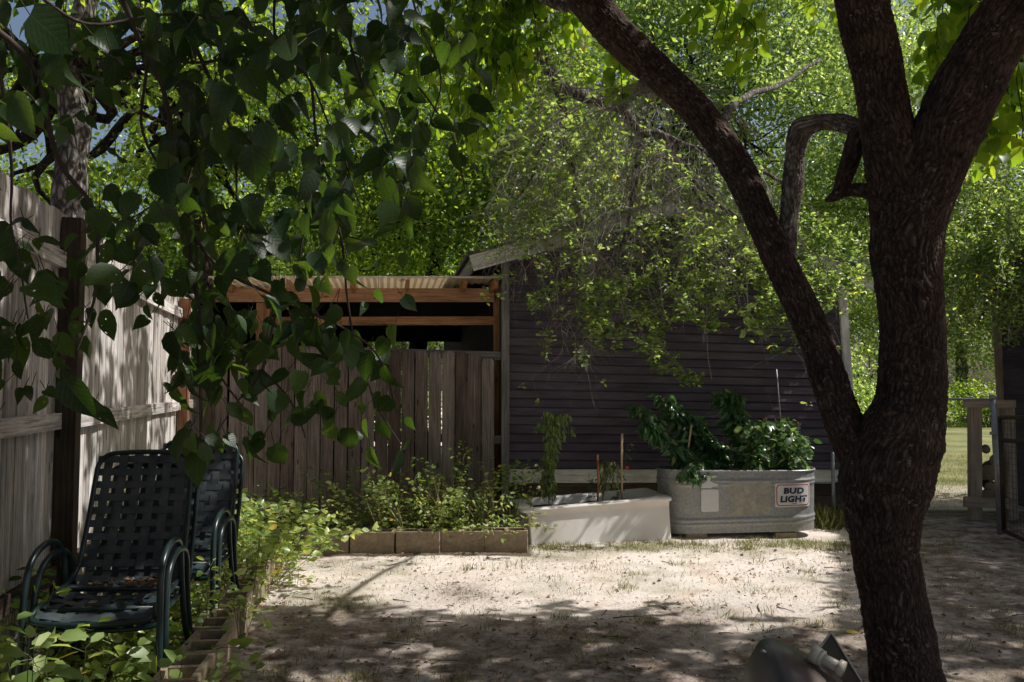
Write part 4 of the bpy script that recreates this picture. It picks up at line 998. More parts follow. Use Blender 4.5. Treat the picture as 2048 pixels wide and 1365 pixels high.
# ------------------------------------------------------------------ big foreground tree
def bigtube(pts, rad, seg, step, seed, amp=.010):
    """dense bark tube: returns verts, faces, rest coordinates"""
    pts = [V(p) for p in pts]; n0 = len(pts); fine = spline(pts, 24); rf = []
    for i in range(n0 - 1):
        for k in range(24): t = k / 24; t2 = t * t * (3 - 2 * t); rf.append(rad[i] * (1 - t2) + rad[i + 1] * t2)
    rf.append(rad[-1]); cum = [0]
    for i in range(1, len(fine)): cum.append(cum[-1] + (fine[i] - fine[i - 1]).length)
    Lt = cum[-1]; nst = max(4, int(Lt / step)); C = []; Rr = []
    j = 0
    for k in range(nst + 1):
        s = Lt * k / nst
        while j < len(cum) - 2 and cum[j + 1] < s: j += 1
        t = (s - cum[j]) / max(1e-9, cum[j + 1] - cum[j]); C.append(fine[j].lerp(fine[j + 1], t)); Rr.append(rf[j] * (1 - t) + rf[j + 1] * t)
    vs = []; rest = []; nm = None; ridge = []
    for i, p in enumerate(C):
        tg = (C[min(i + 1, nst)] - C[max(i - 1, 0)]).normalized()
        nm = tg.orthogonal().normalized() if nm is None else (nm - tg * nm.dot(tg)).normalized()
        bn = tg.cross(nm); s = Lt * i / nst; r = Rr[i]
        for k in range(seg):
            a_ = 2 * math.pi * k / seg; ca_, sa_ = math.cos(a_), math.sin(a_)
            q = V((ca_ * r, sa_ * r, s + seed))
            lump = noise.noise(V((ca_ * .9, sa_ * .9, s * 2.2 + seed))) * .13 * r + noise.noise(V((q.x * 14, q.y * 14, q.z * 7))) * .05 * r
            nv_ = noise.noise_vector(V((q.x * 11, q.y * 11, q.z * 6)))
            wq = V((q.x * 66, q.y * 66, q.z * 15)) + nv_ * 2.4 + noise.noise_vector(q * 38) * .45
            dd_ = noise.voronoi(wq)[0]; e_ = min(1, (dd_[1] - dd_[0]) * 2.4)
            tw_ = noise.noise(V((q.x * 95, q.y * 95, q.z * 24)) + nv_ * 1.5)
            rg_ = max(0, min(1, e_ * (.72 + .5 * tw_) + .16 * tw_))
            bh = rg_ * amp * (.6 + .4 * min(1, r / .1)) + noise.noise(q * 130) * .0018
            vs.append(p + (nm * ca_ + bn * sa_) * (r + lump + bh)); rest.append(q); ridge.append(rg_)
    fs = [(i * seg + k, i * seg + (k + 1) % seg, (i + 1) * seg + (k + 1) % seg, (i + 1) * seg + k) for i in range(nst) for k in range(seg)]
    fs.append(tuple(range(seg))[::-1]); fs.append(tuple(nst * seg + k for k in range(seg)))
    return vs, fs, rest, ridge
def barkobj(name, tubes, mat, parent):
    vs = []; fs = []; rs = []; rd_ = []
    for (pts, rad, seg, step, seed, amp) in tubes:
        a_, b_, c_, d_ = bigtube(pts, rad, seg, step, seed, amp); o_ = len(vs); vs += a_; rs += c_; rd_ += d_; fs += [tuple(o_ + k for k in f) for f in b_]
    me_ = bpy.data.meshes.new(name); me_.from_pydata(vs, [], fs)
    at_ = me_.attributes.new('rest', 'FLOAT_VECTOR', 'POINT'); at_.data.foreach_set('vector', np.array([tuple(q) for q in rs], np.float32).ravel())
    at_ = me_.attributes.new('ridge', 'FLOAT', 'POINT'); at_.data.foreach_set('value', np.array(rd_, np.float32))
    me_.polygons.foreach_set('use_smooth', [True] * len(fs)); me_.materials.append(mat); return link(name, me_, parent)
def px2(lst, k=.93): return [at(x, y, Y) for x, y, Y, w_ in lst], [w_ * k / 2 / F * Y for x, y, Y, w_ in lst]
tree = thing('yard_tree', 'large rough-barked tree forking into three leaning limbs in the right foreground', 'tree', (1.80, 3.7, 0))
trunk = [(1835, 1450, 3.66, 190), (1822, 1380, 3.68, 150), (1806, 1290, 3.7, 136), (1785, 1200, 3.7, 130), (1770, 1110, 3.7, 132), (1766, 1040, 3.7, 150), (1772, 960, 3.7, 185), (1797, 880, 3.7, 170), (1818, 800, 3.7, 142), (1824, 700, 3.7, 130), (1820, 600, 3.7, 132), (1812, 500, 3.7, 146), (1815, 420, 3.7, 150), (1795, 330, 3.7, 125), (1770, 230, 3.7, 100), (1752, 130, 3.7, 100), (1730, 30, 3.7, 106), (1712, -80, 3.72, 108), (1690, -260, 3.8, 90), (1660, -500, 4.0, 60)]
limbR = [(1805, 520, 3.68, 80), (1838, 430, 3.66, 128), (1868, 340, 3.62, 130), (1905, 240, 3.56, 136), (1955, 140, 3.5, 138), (2020, 30, 3.44, 130), (2100, -90, 3.38, 120), (2230, -280, 3.3, 96), (2400, -500, 3.3, 60)]
limbL = [(1772, 1010, 3.72, 70), (1745, 950, 3.74, 112), (1705, 885, 3.78, 92), (1668, 790, 3.84, 84), (1626, 665, 3.92, 74), (1570, 545, 4.0, 74), (1518, 430, 4.1, 72), (1470, 330, 4.2, 72), (1405, 235, 4.3, 74), (1330, 160, 4.4, 76), (1255, 90, 4.5, 84), (1185, 10, 4.6, 88), (1120, -80, 4.7, 80), (1020, -220, 4.9, 60), (900, -380, 5.2, 40)]
limbM = [(1572, 560, 4.02, 30), (1572, 490, 4.04, 50), (1579, 430, 4.06, 42), (1585, 370, 4.06, 48), (1590, 310, 4.05, 43), (1600, 262, 4.02, 52), (1622, 250, 3.97, 44), (1652, 244, 3.94, 36), (1690, 248, 3.9, 42), (1730, 268, 3.82, 46), (1775, 310, 3.75, 44)]
stub1 = [(1718, 262, 3.84, 40), (1704, 310, 3.85, 40), (1690, 355, 3.86, 36), (1676, 388, 3.87, 26), (1652, 402, 3.88, 8)]
stub2 = [(1676, 388, 3.88, 20), (1705, 380, 3.85, 26), (1745, 384, 3.78, 34)]
def tb(l, seg, step, seed, amp, k=.92): p, r = px2(l, k); return (p, r, seg, step, seed, amp)
barkobj('trunk', [tb(trunk, 270, .0044, 0, .009)], M['bark'], tree)
barkobj('limb', [tb(limbR, 210, .005, 7, .009)], M['bark'], tree)
barkobj('limb', [tb(limbL, 160, .005, 14, .008, .82)], M['bark'], tree)
M['bark_sunlit'] = ridgebark('sunlit_lichened_bark', (.16, .145, .13), (.36, .34, .31), (.55, .53, .50), .4)  # lichened bark with the sun on the hooked limb put into its colour
o = barkobj('limb', [tb(limbM, 90, .005, 21, .007, .84)], M['bark_sunlit'], tree); o['label'] = 'lichened hooked limb, sunlight painted into its pale bark, joining trunk and left limb'
barkobj('broken_stub', [tb(stub1, 70, .007, 31, .006), tb(stub2, 60, .007, 37, .005)], M['bark'], tree)
# thinner branches with hanging twigs and small leaves
random.seed(21)
hang = [
 ([(1076, -60, 6.2), (1080, 0, 6.6), (1086, 100, 7.2), (1118, 165, 7.7), (1178, 196, 8.0), (1238, 213, 8.0), (1252, 195, 7.4), (1288, 172, 5.8), (1330, 165, 4.5)], 26, 20),
 ([(1112, 160, 7.8), (1128, 241, 8.0), (1127, 300, 8.1), (1147, 350, 8.15), (1155, 430, 8.15), (1163, 500, 8.15)], 18, 8),
 ([(1240, 210, 8.0), (1279, 262, 8.1), (1317, 268, 8.15), (1355, 310, 8.2), (1385, 360, 8.2), (1410, 430, 8.2)], 20, 8),
 ([(1279, 262, 8.1), (1275, 330, 8.1), (1262, 420, 8.1), (1240, 500, 8.1)], 12, 6),
 ([(1120, 250, 8.0), (1080, 300, 7.9), (1065, 350, 7.9), (1020, 420, 7.9)], 9, 4),
 ([(1060, -30, 5.2), (1120, 5, 5.2), (1185, 25, 4.9)], 16, 14),
 ([(1430, 265, 4.3), (1480, 200, 6.0), (1560, 170, 7.2), (1640, 120, 8.0)], 12, 6),
 ([(1385, 360, 8.2), (1450, 420, 8.2), (1530, 470, 8.3), (1600, 520, 8.4)], 10, 6),
 ([(1317, 268, 8.15), (1400, 300, 8.2), (1500, 330, 8.3), (1590, 380, 8.4)], 11, 6),
]
mb = MB(); skel = []
for lst, w0, w1 in hang:
    p = spline([at(*q) for q in lst], 8); n_ = len(p); skel.append(p)
    p = [q + noise.noise_vector(q * 4) * .02 for q in p]
    mb.tube(p, [(w0 + (w1 - w0) * i / n_) * 1.15 / 2 / F * 7.6 for i in range(n_)], 9)
mb.build('branch', M['bark_grey'], tree, True)
tw = MB(); lp_, ld_, ls_ = [], [], []
def twig(p, d_, L_, r, depth, leafy):
    n_ = max(3, int(L_ / .06)); pts = [p]
    for k in range(n_):
        d_ = (d_ + V((random.gauss(0, .16), random.gauss(0, .12), random.gauss(0, .14) - .11))).normalized(); pts.append(pts[-1] + d_ * L_ / n_)
        q = pts[-1]
        if q.y > 8.82 + TP * (q.x - XA) : q.y = 8.78 + TP * (q.x - XA)
        if depth < 3 and random.random() < (.42 if depth < 2 else .30):
            a_ = random.uniform(0, 6.28); twig(q, (d_ * .6 + V((math.cos(a_), math.sin(a_) * .6, random.uniform(-.5, .3))) * .8).normalized(), L_ * random.uniform(.3, .6), r * .6, depth + 1, leafy)
        if random.random() < leafy(q):
            for j in range(random.randint(4, 8)):
                a_ = random.uniform(0, 6.28); lp_.append(jit(q, .015)); ld_.append((math.cos(a_), math.sin(a_), random.uniform(-.5, .6))); ls_.append(random.uniform(.04, .075))
    tw.tube(pts, [r * (1 - .7 * k / n_) for k in range(n_ + 1)], 4, False)
def proj(q):
    w_ = q.y * cp + (q.z - EYE) * sp; return 1024 + F * q.x / w_, 682.5 - F * ((q.z - EYE) * cp - q.y * sp) / w_
def leafy(q):
    x, y = proj(q)
    if x < 1040: return .04
    if x < 1170: return .06
    lim = 690 + max(0, (x - 1150)) * .25 if x < 1400 else 700 - (x - 1400) * .35
    if y > lim: return 0.04
    if y < 560 and x < 1260: return .015
    if y > 540: return .25
    if y > 430: return .06
    return .02
for p in skel[:5] + skel[7:]:
    for q in p[::2]:
        for k in range(2 if random.random() < .6 else 1):
            twig(q, V((random.gauss(.05, .5), random.gauss(0, .35), random.uniform(-1, .1))).normalized(), random.uniform(.5, 1.15), .0055, 0, leafy)
def droop(q, L_, r0_):
    n_ = int(L_ / .06); pts = [q]; d_ = V((random.gauss(0, .45), random.gauss(0, .2), -.6)).normalized()
    for k in range(n_): d_ = (d_ + V((random.gauss(0, .13), random.gauss(0, .08), random.gauss(-.06, .08)))).normalized(); pts.append(pts[-1] + d_ * .06)
    tw.tube(pts, [r0_ * (1 - .7 * k / n_) for k in range(n_ + 1)], 4, False); return pts
for k in range(85):
    q = at(random.uniform(1040, 1520), random.uniform(300, 500), random.uniform(8.0, 8.5)); ps = droop(q, random.uniform(.4, 1.2), random.uniform(.003, .007))
    for j in range(random.randint(1, 4)): droop(random.choice(ps[:-2]), random.uniform(.15, .45), .003)
tw.build('twigs', M['twig'], tree)
print('hang leaves', len(lp_), 'twig faces', len(tw.f))
# leafy sprays reaching down over the shed wall
tw = MB()
for path in ([(1180, 480), (1160, 560), (1180, 620), (1235, 665)], [(1240, 480), (1270, 560), (1330, 640), (1290, 690)], [(1300, 560), (1330, 660), (1300, 720), (1340, 740), (1395, 765)], [(1380, 480), (1420, 540), (1450, 600), (1520, 650)],
             [(1420, 440), (1480, 520), (1540, 590), (1560, 660)], [(1380, 560), (1400, 600), (1440, 655)], [(1300, 520), (1350, 590), (1400, 640), (1430, 650)], [(1600, 480), (1640, 540), (1660, 600)], [(1620, 480), (1660, 560), (1690, 560)],
             [(1130, 560), (1080, 600), (1070, 600)], [(1150, 600), (1200, 640), (1210, 660)], [(1400, 450), (1412, 560), (1415, 700), (1424, 760)], [(1240, 560), (1290, 620), (1330, 700), (1390, 768)], [(1500, 500), (1530, 560), (1545, 670)], [(1640, 440), (1690, 520), (1730, 590)], [(1600, 430), (1670, 500), (1700, 560)], [(1660, 440), (1720, 500), (1750, 560)], [(1600, 500), (1640, 560), (1650, 620)], [(1200, 560), (1180, 600), (1195, 650)]):
    Yb = random.uniform(8.3, 8.6); pts = spline([at(x, y, Yb) for x, y in path], 8); tw.tube(pts, .004, 4, False)
    if path[-1][1] == 760: continue
    for i, q in enumerate(pts):
        for k in range(2):
            c0 = jit(q, .04)
            for j in range(random.randint(4, 7)):
                a_ = random.uniform(0, 6.28); lp_.append(jit(c0, .014)); ld_.append((math.cos(a_), math.sin(a_), random.uniform(-.5, .7))); ls_.append(random.uniform(.04, .068))
tw.build('twigs', M['twig'], tree)
T_OAK = tpl([0, .35, .75, 1], [0, .15, .24, 0], .3, .2)
leaves('foliage', lp_, ld_, np.array(ls_), M['leaf_oak'], tree, T_OAK)
P = []; D = []
for k in range(110):
    s_ = random.choice(skel[:5]); q = jit(random.choice(s_[len(s_) // 3:]), .16); q.z -= random.uniform(0, .3)
    for j in range(36): dv = V((random.gauss(0, 1), random.gauss(0, 1), random.gauss(0, 1))); P.append(q); D.append(dv)
leaves('ball_moss', P, D, RNG.uniform(.03, .09, len(P)), M['moss'], tree, T_BLADE)
# ------------------------------------------------------------------ generic crowns
def crown(root, blobs, n, size, mat, tp=T_SMALL, clump=.28, name='crown', test=None, down=.3, tonef=None, limb=None):
    P = []; D = []; vol = [max(1e-3, rx * ry * rz) ** (2 / 3) for (_, _, _, rx, ry, rz) in blobs]; tot = sum(vol); lm = MB()
    for (cx, cy, cz, rx, ry, rz), vv in zip(blobs, vol):
        nb = int(n * vv / tot); per = 34; nc_ = max(3, nb // per)
        u = RNG.normal(size=(nc_, 3)); u = nz(u) * (RNG.random((nc_, 1)) ** .45); cc = np.array([cx, cy, cz]) + u * np.array([rx, ry, rz])
        pts = np.repeat(cc, per, axis=0) + RNG.normal(size=(nc_ * per, 3)) * np.array([clump, clump, clump * .6])
        P.append(pts); dd_ = RNG.normal(size=(len(pts), 3)); dd_[:, 2] -= down; D.append(dd_)
        if limb is not None:
            for c_ in cc[:max(2, min(5, nc_ // 14))]:
                dd3 = (V(c_) - V(limb)).length; q_ = [V(limb).lerp(V(c_), t_) + V((random.gauss(0, .09), random.gauss(0, .09), random.gauss(0, .08))) * dd3 * (1 if 0 < t_ < 1 else 0) for t_ in (0, .22, .45, .7, 1)]
                pp_ = spline(q_, 4); lm.tube(pp_, [.055 * (1 - i / len(pp_)) ** 1.3 + .006 for i in range(len(pp_))], 6, False)
    P = np.concatenate(P); D = np.concatenate(D)
    if test is not None:
        keep = np.array([test(p) for p in P], bool); P = P[keep]; D = D[keep]
    tone = RNG.random(len(P)) * .97
    leaves(name, P, D, RNG.uniform(.7, 1.3, len(P)) * size, M[mat], root, tp, tone=tone)
    if lm.n: lm.build('limbs', M['bark_dark'], root)
    return len(P)
# shade crown of the yard tree (above the frame): leaves only where the photo shows shade below
P = []; D = []; S = []; random.seed(5); cnt = 0
while len(P) < 66000 and cnt < 900000:
    cnt += 1
    gx = random.uniform(-6.3, 6.5); gy = random.uniform(.2, 11.5); zl = random.uniform(3.9, 6.2)
    if random.random() > max(0, shade_at(gx, gy) * 1.5 - .25): continue
    q = V((gx, gy, 0)) + SUN * (zl / SUN.z)
    x_, y_ = proj(q) if q.y > .5 else (0, -999)
    if y_ > -40 and -60 < x_ < 2100: continue
    P.append(q); D.append((random.gauss(0, 1), random.gauss(0, 1), random.gauss(-.3, .6))); S.append(random.uniform(.07, .15))
print('shade leaves', len(P))
leaves('crown', P, D, np.array(S), M['leaf_unseen'], tree, T_MED)
# unseen leaf roof added over and behind the camera to shut out the sky
P = []; D = []; S = []
while len(P) < 17000:
    q = V((random.uniform(-7, 8), random.uniform(-7, 5.5), random.uniform(5.2, 7.5))); g_ = q - SUN * (q.z / SUN.z)
    if g_.y > .2 and shade_at(g_.x, g_.y) < .5: continue
    if q.y > .5:
        x_, y_ = proj(q)
        if y_ > -60: continue
    P.append(q); D.append((random.gauss(0, 1), random.gauss(0, 1), random.gauss(-.3, .6))); S.append(random.uniform(.16, .3))
leaves('crown', P, D, np.array(S), M['leaf_unseen'], tree, T_MED)
# broad leaf sprays of the yard tree that hang into view
def spray(cx, cy, Y, wpx, hpx, n, sz, P, D, S, bm, top=None):
    top = top or at(cx, cy - hpx * .8, Y)
    for k in range(max(3, n // 14)):
        tip = at(cx + random.gauss(0, .32) * wpx, cy + random.uniform(-.5, .5) * hpx, Y + random.gauss(0, .2)); mid = top.lerp(tip, .5) + V((random.gauss(0, .05), 0, .06)); pts = spline([top, mid, tip], 5)
        bm.tube(pts, .004, 4, False)
        for j in range(14):
            q = jit(pts[random.randint(3, len(pts) - 1)], .05); P.append(q); D.append((random.gauss(0, .5), random.gauss(0, .5), -random.uniform(.3, 1.2))); S.append(sz * random.uniform(.6, 1.2))
P = []; D = []; S = []; bm = MB()
for (cx, cy, Y, w_, h_, n_, sz) in ((1460, 40, 5.6, 110, 130, 110, .10), (1490, 110, 5.5, 50, 90, 30, .10), (1220, 165, 5.6, 60, 80, 26, .10), (1640, 25, 5.8, 80, 50, 40, .08), (1925, 60, 5.2, 150, 160, 150, .11), (1880, 150, 5.3, 60, 120, 40, .11),
                                    (2020, 230, 5.4, 110, 190, 150, .11), (1985, 300, 5.4, 90, 80, 60, .10), (2040, 120, 5.4, 60, 160, 80, .11), (1040, 60, 6.2, 170, 160, 300, .10), (1010, 170, 6.4, 110, 120, 170, .10), (950, 60, 6.6, 190, 150, 300, .10), (1150, 60, 6.5, 90, 90, 90, .09), (960, 290, 6.6, 50, 150, 110, .10), (870, 180, 6.8, 120, 200, 200, .10), (960, 170, 6.7, 120, 160, 160, .10)):
    spray(cx, cy, Y, w_, h_, n_, sz, P, D, S, bm)
bm.build('twigs', M['twig_dark'], tree)
leaves('foliage', P, D, np.array(S), M['leaf_mul'], tree, T_BIG)
# ------------------------------------------------------------------ foreground broad-leaved tree (trunk out of frame on the left)
random.seed(33)
ft = thing('broadleaf_tree', 'broad-leaved tree whose big dark leaves hang close across the upper left', 'tree', (-2.6, .7, 0))
m_ = MB(); m_.tube(spline([(-2.6, .7, -.1), (-2.55, .75, 1.2), (-2.4, .9, 2.4), (-2.0, 1.2, 3.4)], 6), [.16] * 7 + [.13] * 6 + [.09] * 6, 14); m_.build('trunk', M['bark_grey'], ft, True)
paths = [ # (px,py,Y) lists: twigs seen against the background
 [(-300, -500, 1.9), (100, -200, 2.0), (300, 120, 2.1), (395, 480, 2.3), (560, 600, 2.5), (740, 690, 2.6), (790, 800, 2.6)],
 [(200, -300, 2.0), (380, 60, 2.2), (460, 260, 2.3), (480, 450, 2.4)],
 [(560, -100, 2.2), (555, 70, 2.3), (620, 170, 2.4), (680, 300, 2.5), (720, 420, 2.5)],
 [(700, -100, 2.2), (690, 50, 2.4), (740, 200, 2.5), (790, 330, 2.6), (800, 370, 2.6)],
 [(-100, 0, 1.9), (60, 120, 2.0), (120, 320, 2.1), (190, 440, 2.2), (180, 600, 2.2), (150, 700, 2.2)],
 [(560, 70, 2.3), (430, 120, 2.2), (300, 122, 2.2), (190, 118, 2.2)],
 [(395, 480, 2.3), (400, 640, 2.4), (440, 750, 2.5), (500, 840, 2.5)],
 [(380, 450, 2.35), (392, 600, 2.4), (400, 760, 2.4), (400, 930, 2.4)],
 [(560, 600, 2.5), (525, 740, 2.5), (470, 800, 2.5), (440, 850, 2.5)], [(525, 740, 2.5), (580, 800, 2.5), (610, 880, 2.5)],
 [(650, 380, 2.5), (690, 520, 2.55), (700, 640, 2.6), (730, 760, 2.6), (800, 890, 2.6)],
 [(620, 170, 2.4), (640, 360, 2.5), (600, 500, 2.5), (590, 560, 2.5)],
 [(0, 100, 1.9), (20, 300, 2.0), (30, 480, 2.1), (60, 640, 2.1)],
 [(800, -80, 2.6), (850, 60, 2.9), (880, 160, 3.0), (860, 260, 3.0)], [(700, 100, 2.5), (820, 160, 2.8), (900, 260, 2.9), (930, 380, 2.9)],
 [(-50, -100, 1.8), (150, 40, 1.9), (330, 30, 2.0), (520, 40, 2.1)], [(300, 100, 2.1), (280, 250, 2.2), (330, 380, 2.3), (260, 440, 2.3)],
]
bm = MB(); P = []; D = []; S = []; Nl = []
for i, pa in enumerate(paths):
    pts = spline([at(*q) for q in pa], 7); pts = [q + noise.noise_vector(q * 6) * .012 for q in pts]
    bm.tube(pts, [.009 * (1 - .75 * k / len(pts)) if i in (0, 1, 4) else .005 * (1 - .6 * k / len(pts)) for k in range(len(pts))], 6, False)
def fleaf(x, y, Y, s, pt=False):
    q = at(x, y, Y); a_ = random.gauss(0, .55); dr = V((math.sin(a_), random.gauss(0, .45), -math.cos(a_) * random.uniform(.2, 1.1))).normalized()
    P.append(q); D.append(dr); S.append(s); Nl.append((random.gauss(0, .55), -1 + random.gauss(0, .6), random.gauss(.55, .5)))
    if pt:
        bm.tube([q, q - dr * .03 + V((0, 0, .015))], .0012, 4, False)
def dens(x, y):   # how thickly the leaves hang at a picture place (measured off the photo)
    if x < 190: return .50 if y < 240 else (.16 if y < 420 else (.55 if y < 700 else (.25 if y < 830 else 0)))
    if x < 340: return .62 if y < 110 else (.28 if y < 420 else (.75 if y < 620 else (.15 if y < 680 else 0)))
    if x < 560: return .9 if y < 560 else (.62 if y < 760 else (.5 if y < 900 and x > 330 else (.22 if 380 < x < 430 and y < 960 else 0)))
    if x < 700: return .9 if y < 430 else (.62 if y < 700 else (.45 if y < 830 else (.12 if y < 900 else 0)))
    if x < 830: return .85 if y < 420 else (.25 if y < 600 else (.35 if y < 860 else (.25 if y < 900 else 0)))
    if x < 960: return .6 if y < 330 else (.35 if y < 400 else 0)
    return 0
k = 0; tries = 0
while k < 1200 and tries < 26000:
    tries += 1; x = random.uniform(-150, 980); y = random.uniform(-160, 960)
    if random.random() > dens(max(0, x), max(0, y)) ** 1.4: continue
    if noise.noise(V((x / 75., y / 75., 2.2))) < -.12 and y < 620: continue
    yy = random.uniform(1.9, 2.7) if y < 450 else random.uniform(2.2, 2.8)
    if x > 700: yy += .3
    near = y < 600 and random.random() < .10
    fleaf(x, y, yy - (.5 if near else 0), random.choice((random.uniform(.04, .07), random.uniform(.06, .098))) * (1 if y < 620 else 1.0), True); k += 1
for (x, y, Y, s) in ((800, 900, 2.6, .095), (480, 400, 1.75, .12), (30, 700, 2.0, .13), (130, 760, 2.1, .12), (60, 570, 2.0, .10), (740, 700, 2.5, .11), (380, 860, 2.4, .1), (395, 905, 2.4, .1), (500, 520, 2.2, .12), (60, 30, 1.7, .13), (220, 100, 1.8, .12)):
    fleaf(x, y, Y, s, True)
bm.build('branch', M['twig_dark'], ft, True)
P = np.array([tuple(q) for q in P]); D = np.array([tuple(q) for q in D]); S = np.array(S); Nl = np.array(Nl); sel = RNG.random(len(P)) < .5
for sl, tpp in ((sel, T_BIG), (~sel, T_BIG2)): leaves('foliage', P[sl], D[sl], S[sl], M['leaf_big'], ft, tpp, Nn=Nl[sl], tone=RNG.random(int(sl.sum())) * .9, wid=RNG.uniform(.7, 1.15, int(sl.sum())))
# overhead crown of this tree, out of frame
crown(ft, [(-1.6, .4, 4.4, 2.2, 1.6, .9), (.6, -.6, 4.6, 2.0, 1.5, .8)], 7000, .12, 'leaf_unseen', T_MED, .3, 'crown')
# ------------------------------------------------------------------ trees behind
def treeobj(label, base, top_, r0, blobs, n, size, mat, bark='bark_dark', group=None, tp=T_SMALL, name='tree', clump=.28, test=None, path=None):
    root = thing(name, label, 'tree', base, 0, group); b_ = V(base); t_ = V(top_)
    m_ = MB(); pts = spline(path or [b_ + V((0, 0, -.2)), b_.lerp(t_, .35) + V((random.gauss(0, .08), 0, 0)), b_.lerp(t_, .7) + V((random.gauss(0, .12), 0, 0)), t_], 8); k_ = len(pts)
    m_.tube(pts, [r0 * (1 - .55 * i / k_) * (1 + .12 * noise.noise(pts[i] * 3)) for i in range(k_)], 18); m_.build('trunk', M[bark], root, True)
    crown(root, blobs, n, size, mat, tp, clump, test=test, limb=pts[int(k_ * .7)])
    return root
random.seed(9)
b145 = at(150, 600, 6.6)
def skyhole(p):
    x, y = proj(V(p))
    for (hx, hy, rx_, ry_) in ((50, 290, 75, 60), (215, 270, 45, 70), (60, 60, 45, 45), (260, 410, 50, 40), (270, 90, 45, 60), (480, 400, 40, 40), (330, 250, 40, 50), (150, 120, 30, 50)):
        if ((x - hx) / rx_) ** 2 + ((y - hy) / ry_) ** 2 < .8 + .5 * random.random(): return random.random() < .10
    return True
treeobj('grey-barked tree standing behind the side fence at the far left', (b145.x, 6.6, 0), (b145.x + .1, 6.8, 5.2), .155,
        [(-4.6, 7.6, 4.0, 1.6, 1.2, 1.0), (-3.2, 7.0, 4.4, 1.6, 1.2, .9), (-5.6, 8.4, 3.2, 1.4, 1.2, 1.0), (-2.6, 8.0, 4.9, 1.8, 1.2, .9)], 11000, .075, 'leaf_bg', 'bark_grey', clump=.22, test=skyhole,
        path=[(b145.x + .05, 6.6, -.2), at(140, 500, 6.6), at(143, 330, 6.6), at(150, 250, 6.6), at(135, 150, 6.6), at(160, 60, 6.6), at(190, -80, 6.7)])
b395 = at(398, 700, 9.7)
treeobj('dark ivy-clad tree rising behind the fence corner', (b395.x, 9.7, 0), (b395.x - .1, 9.8, 6), .16,
        [(-3.6, 10.5, 5.2, 2.0, 1.4, 1.3), (-1.8, 10.8, 5.0, 2.0, 1.4, 1.2), (-2.6, 11.5, 3.9, 2.2, 1.2, .7), (-5.4, 11, 4.6, 1.6, 1.2, 1.3), (-4.0, 9.8, 3.4, .7, .5, .8)], 26000, .085, 'leaf_bg', 'bark_dark', clump=.25, test=skyhole,
        path=[(b395.x, 9.7, -.2), at(402, 560, 9.7), at(385, 420, 9.7), at(350, 260, 9.7), at(300, 120, 9.7), at(255, -40, 9.8)])
treeobj('leafy green tree rising behind the lean-to roof', (-1.6, 14.5, 0), (-1.4, 14.6, 6), .2,
        [(-1.2, 12.5, 4.6, 2.0, 1.4, 1.4), (.3, 13, 5.0, 1.8, 1.4, 1.6), (-3.2, 14.6, 4.2, 2.0, 1.4, 1.3), (-1.0, 14.8, 3.4, 3.2, 1.2, .7), (0.2, 11.8, 6.0, 1.8, 1.2, 1.0)], 36000, .085, 'leaf_bg', 'bark_dark', clump=.26)
treeobj('tall oak behind the shed roof with pale glinting leaves', (3.2, 20, 0), (3.0, 20, 8), .25,
        [(6.8, 19.4, 10.2, 2.3, 1.2, 1.6), (5.2, 18.6, 8.6, 2.2, 1.0, 1.4), (7.4, 18.4, 7.4, 2.2, 1.0, 1.6), (3.4, 18.8, 10.6, 1.8, 1.0, 1.2), (8.6, 19.4, 9.4, 2.2, 1.2, 1.8), (5.2, 19.2, 11.4, 2.0, 1.2, 1.2), (1.5, 19.5, 6.8, 2.6, 1.5, 2.2), (4.6, 19.6, 7.0, 2.8, 1.5, 2.4), (2.8, 19.5, 9.6, 3.2, 1.5, 1.8), (4.8, 19.0, 4.6, 3, 1.2, 1.4)], 74000, .11, 'leaf_far', 'bark_grey', clump=.32)
treeobj('oak right of the shed hanging low over the lawn', (7.0, 14.5, 0), (6.9, 14.4, 5.5), .16,
        [(5.6, 12.5, 4.4, 1.6, 1.2, 1.6), (7.4, 12.6, 4.8, 1.8, 1.2, 1.8), (6.2, 12.0, 6.2, 2.2, 1.2, 1.0), (4.4, 12.6, 3.9, 1.0, 1.0, 1.2), (5.4, 11.0, 2.9, .7, .8, .7)], 34000, .075, 'leaf_oak', 'bark_grey', clump=.24, tp=T_SMALL,
        test=lambda p: proj(V(p))[1] < 770 - (random.random() * 60) and not (proj(V(p))[0] < 1700 and proj(V(p))[1] > 560))
# oak bough reaching over the gate at the right edge
ob = thing('oak_tree', 'small-leaved oak whose boughs hang over the gate at the right edge', 'tree', (9.2, 9.9, 0))
m_ = MB(); m_.tube(spline([(9.2, 9.9, -.1), (9.0, 9.8, 2.0), (8.3, 9.6, 4.0)], 8), .16, 12); m_.tube(spline([(9.0, 9.8, 2.6), (7.2, 9.6, 3.3), (5.8, 9.4, 2.9), (5.3, 9.4, 2.2)], 8), [.07 - .0024 * i for i in range(25)], 8); m_.build('trunk', M['bark_grey'], ob, True)
P = []; D = []; S = []; tw = MB()
for k in range(150):
    a0_ = at(random.uniform(1900, 2150), random.uniform(300, 560), random.uniform(9.1, 9.9)); px_ = proj(a0_)[0]
    pts = [a0_]; d_ = V((random.gauss(-.3, .4), random.gauss(0, .3), -.8)).normalized()
    for j in range(9): d_ = (d_ + V((random.gauss(0, .2), random.gauss(0, .15), -.06))).normalized(); pts.append(pts[-1] + d_ * .10)
    tw.tube(pts, .004, 4, False)
    for q in pts:
        if proj(q)[1] > 790: continue
        for j in range(9): P.append(jit(q, .05)); D.append((random.gauss(0, 1), random.gauss(0, 1), random.gauss(0, .7))); S.append(random.uniform(.04, .065))
tw.build('twigs', M['twig'], ob); leaves('foliage', P, D, np.array(S), M['leaf_oak'], ob, T_OAK)
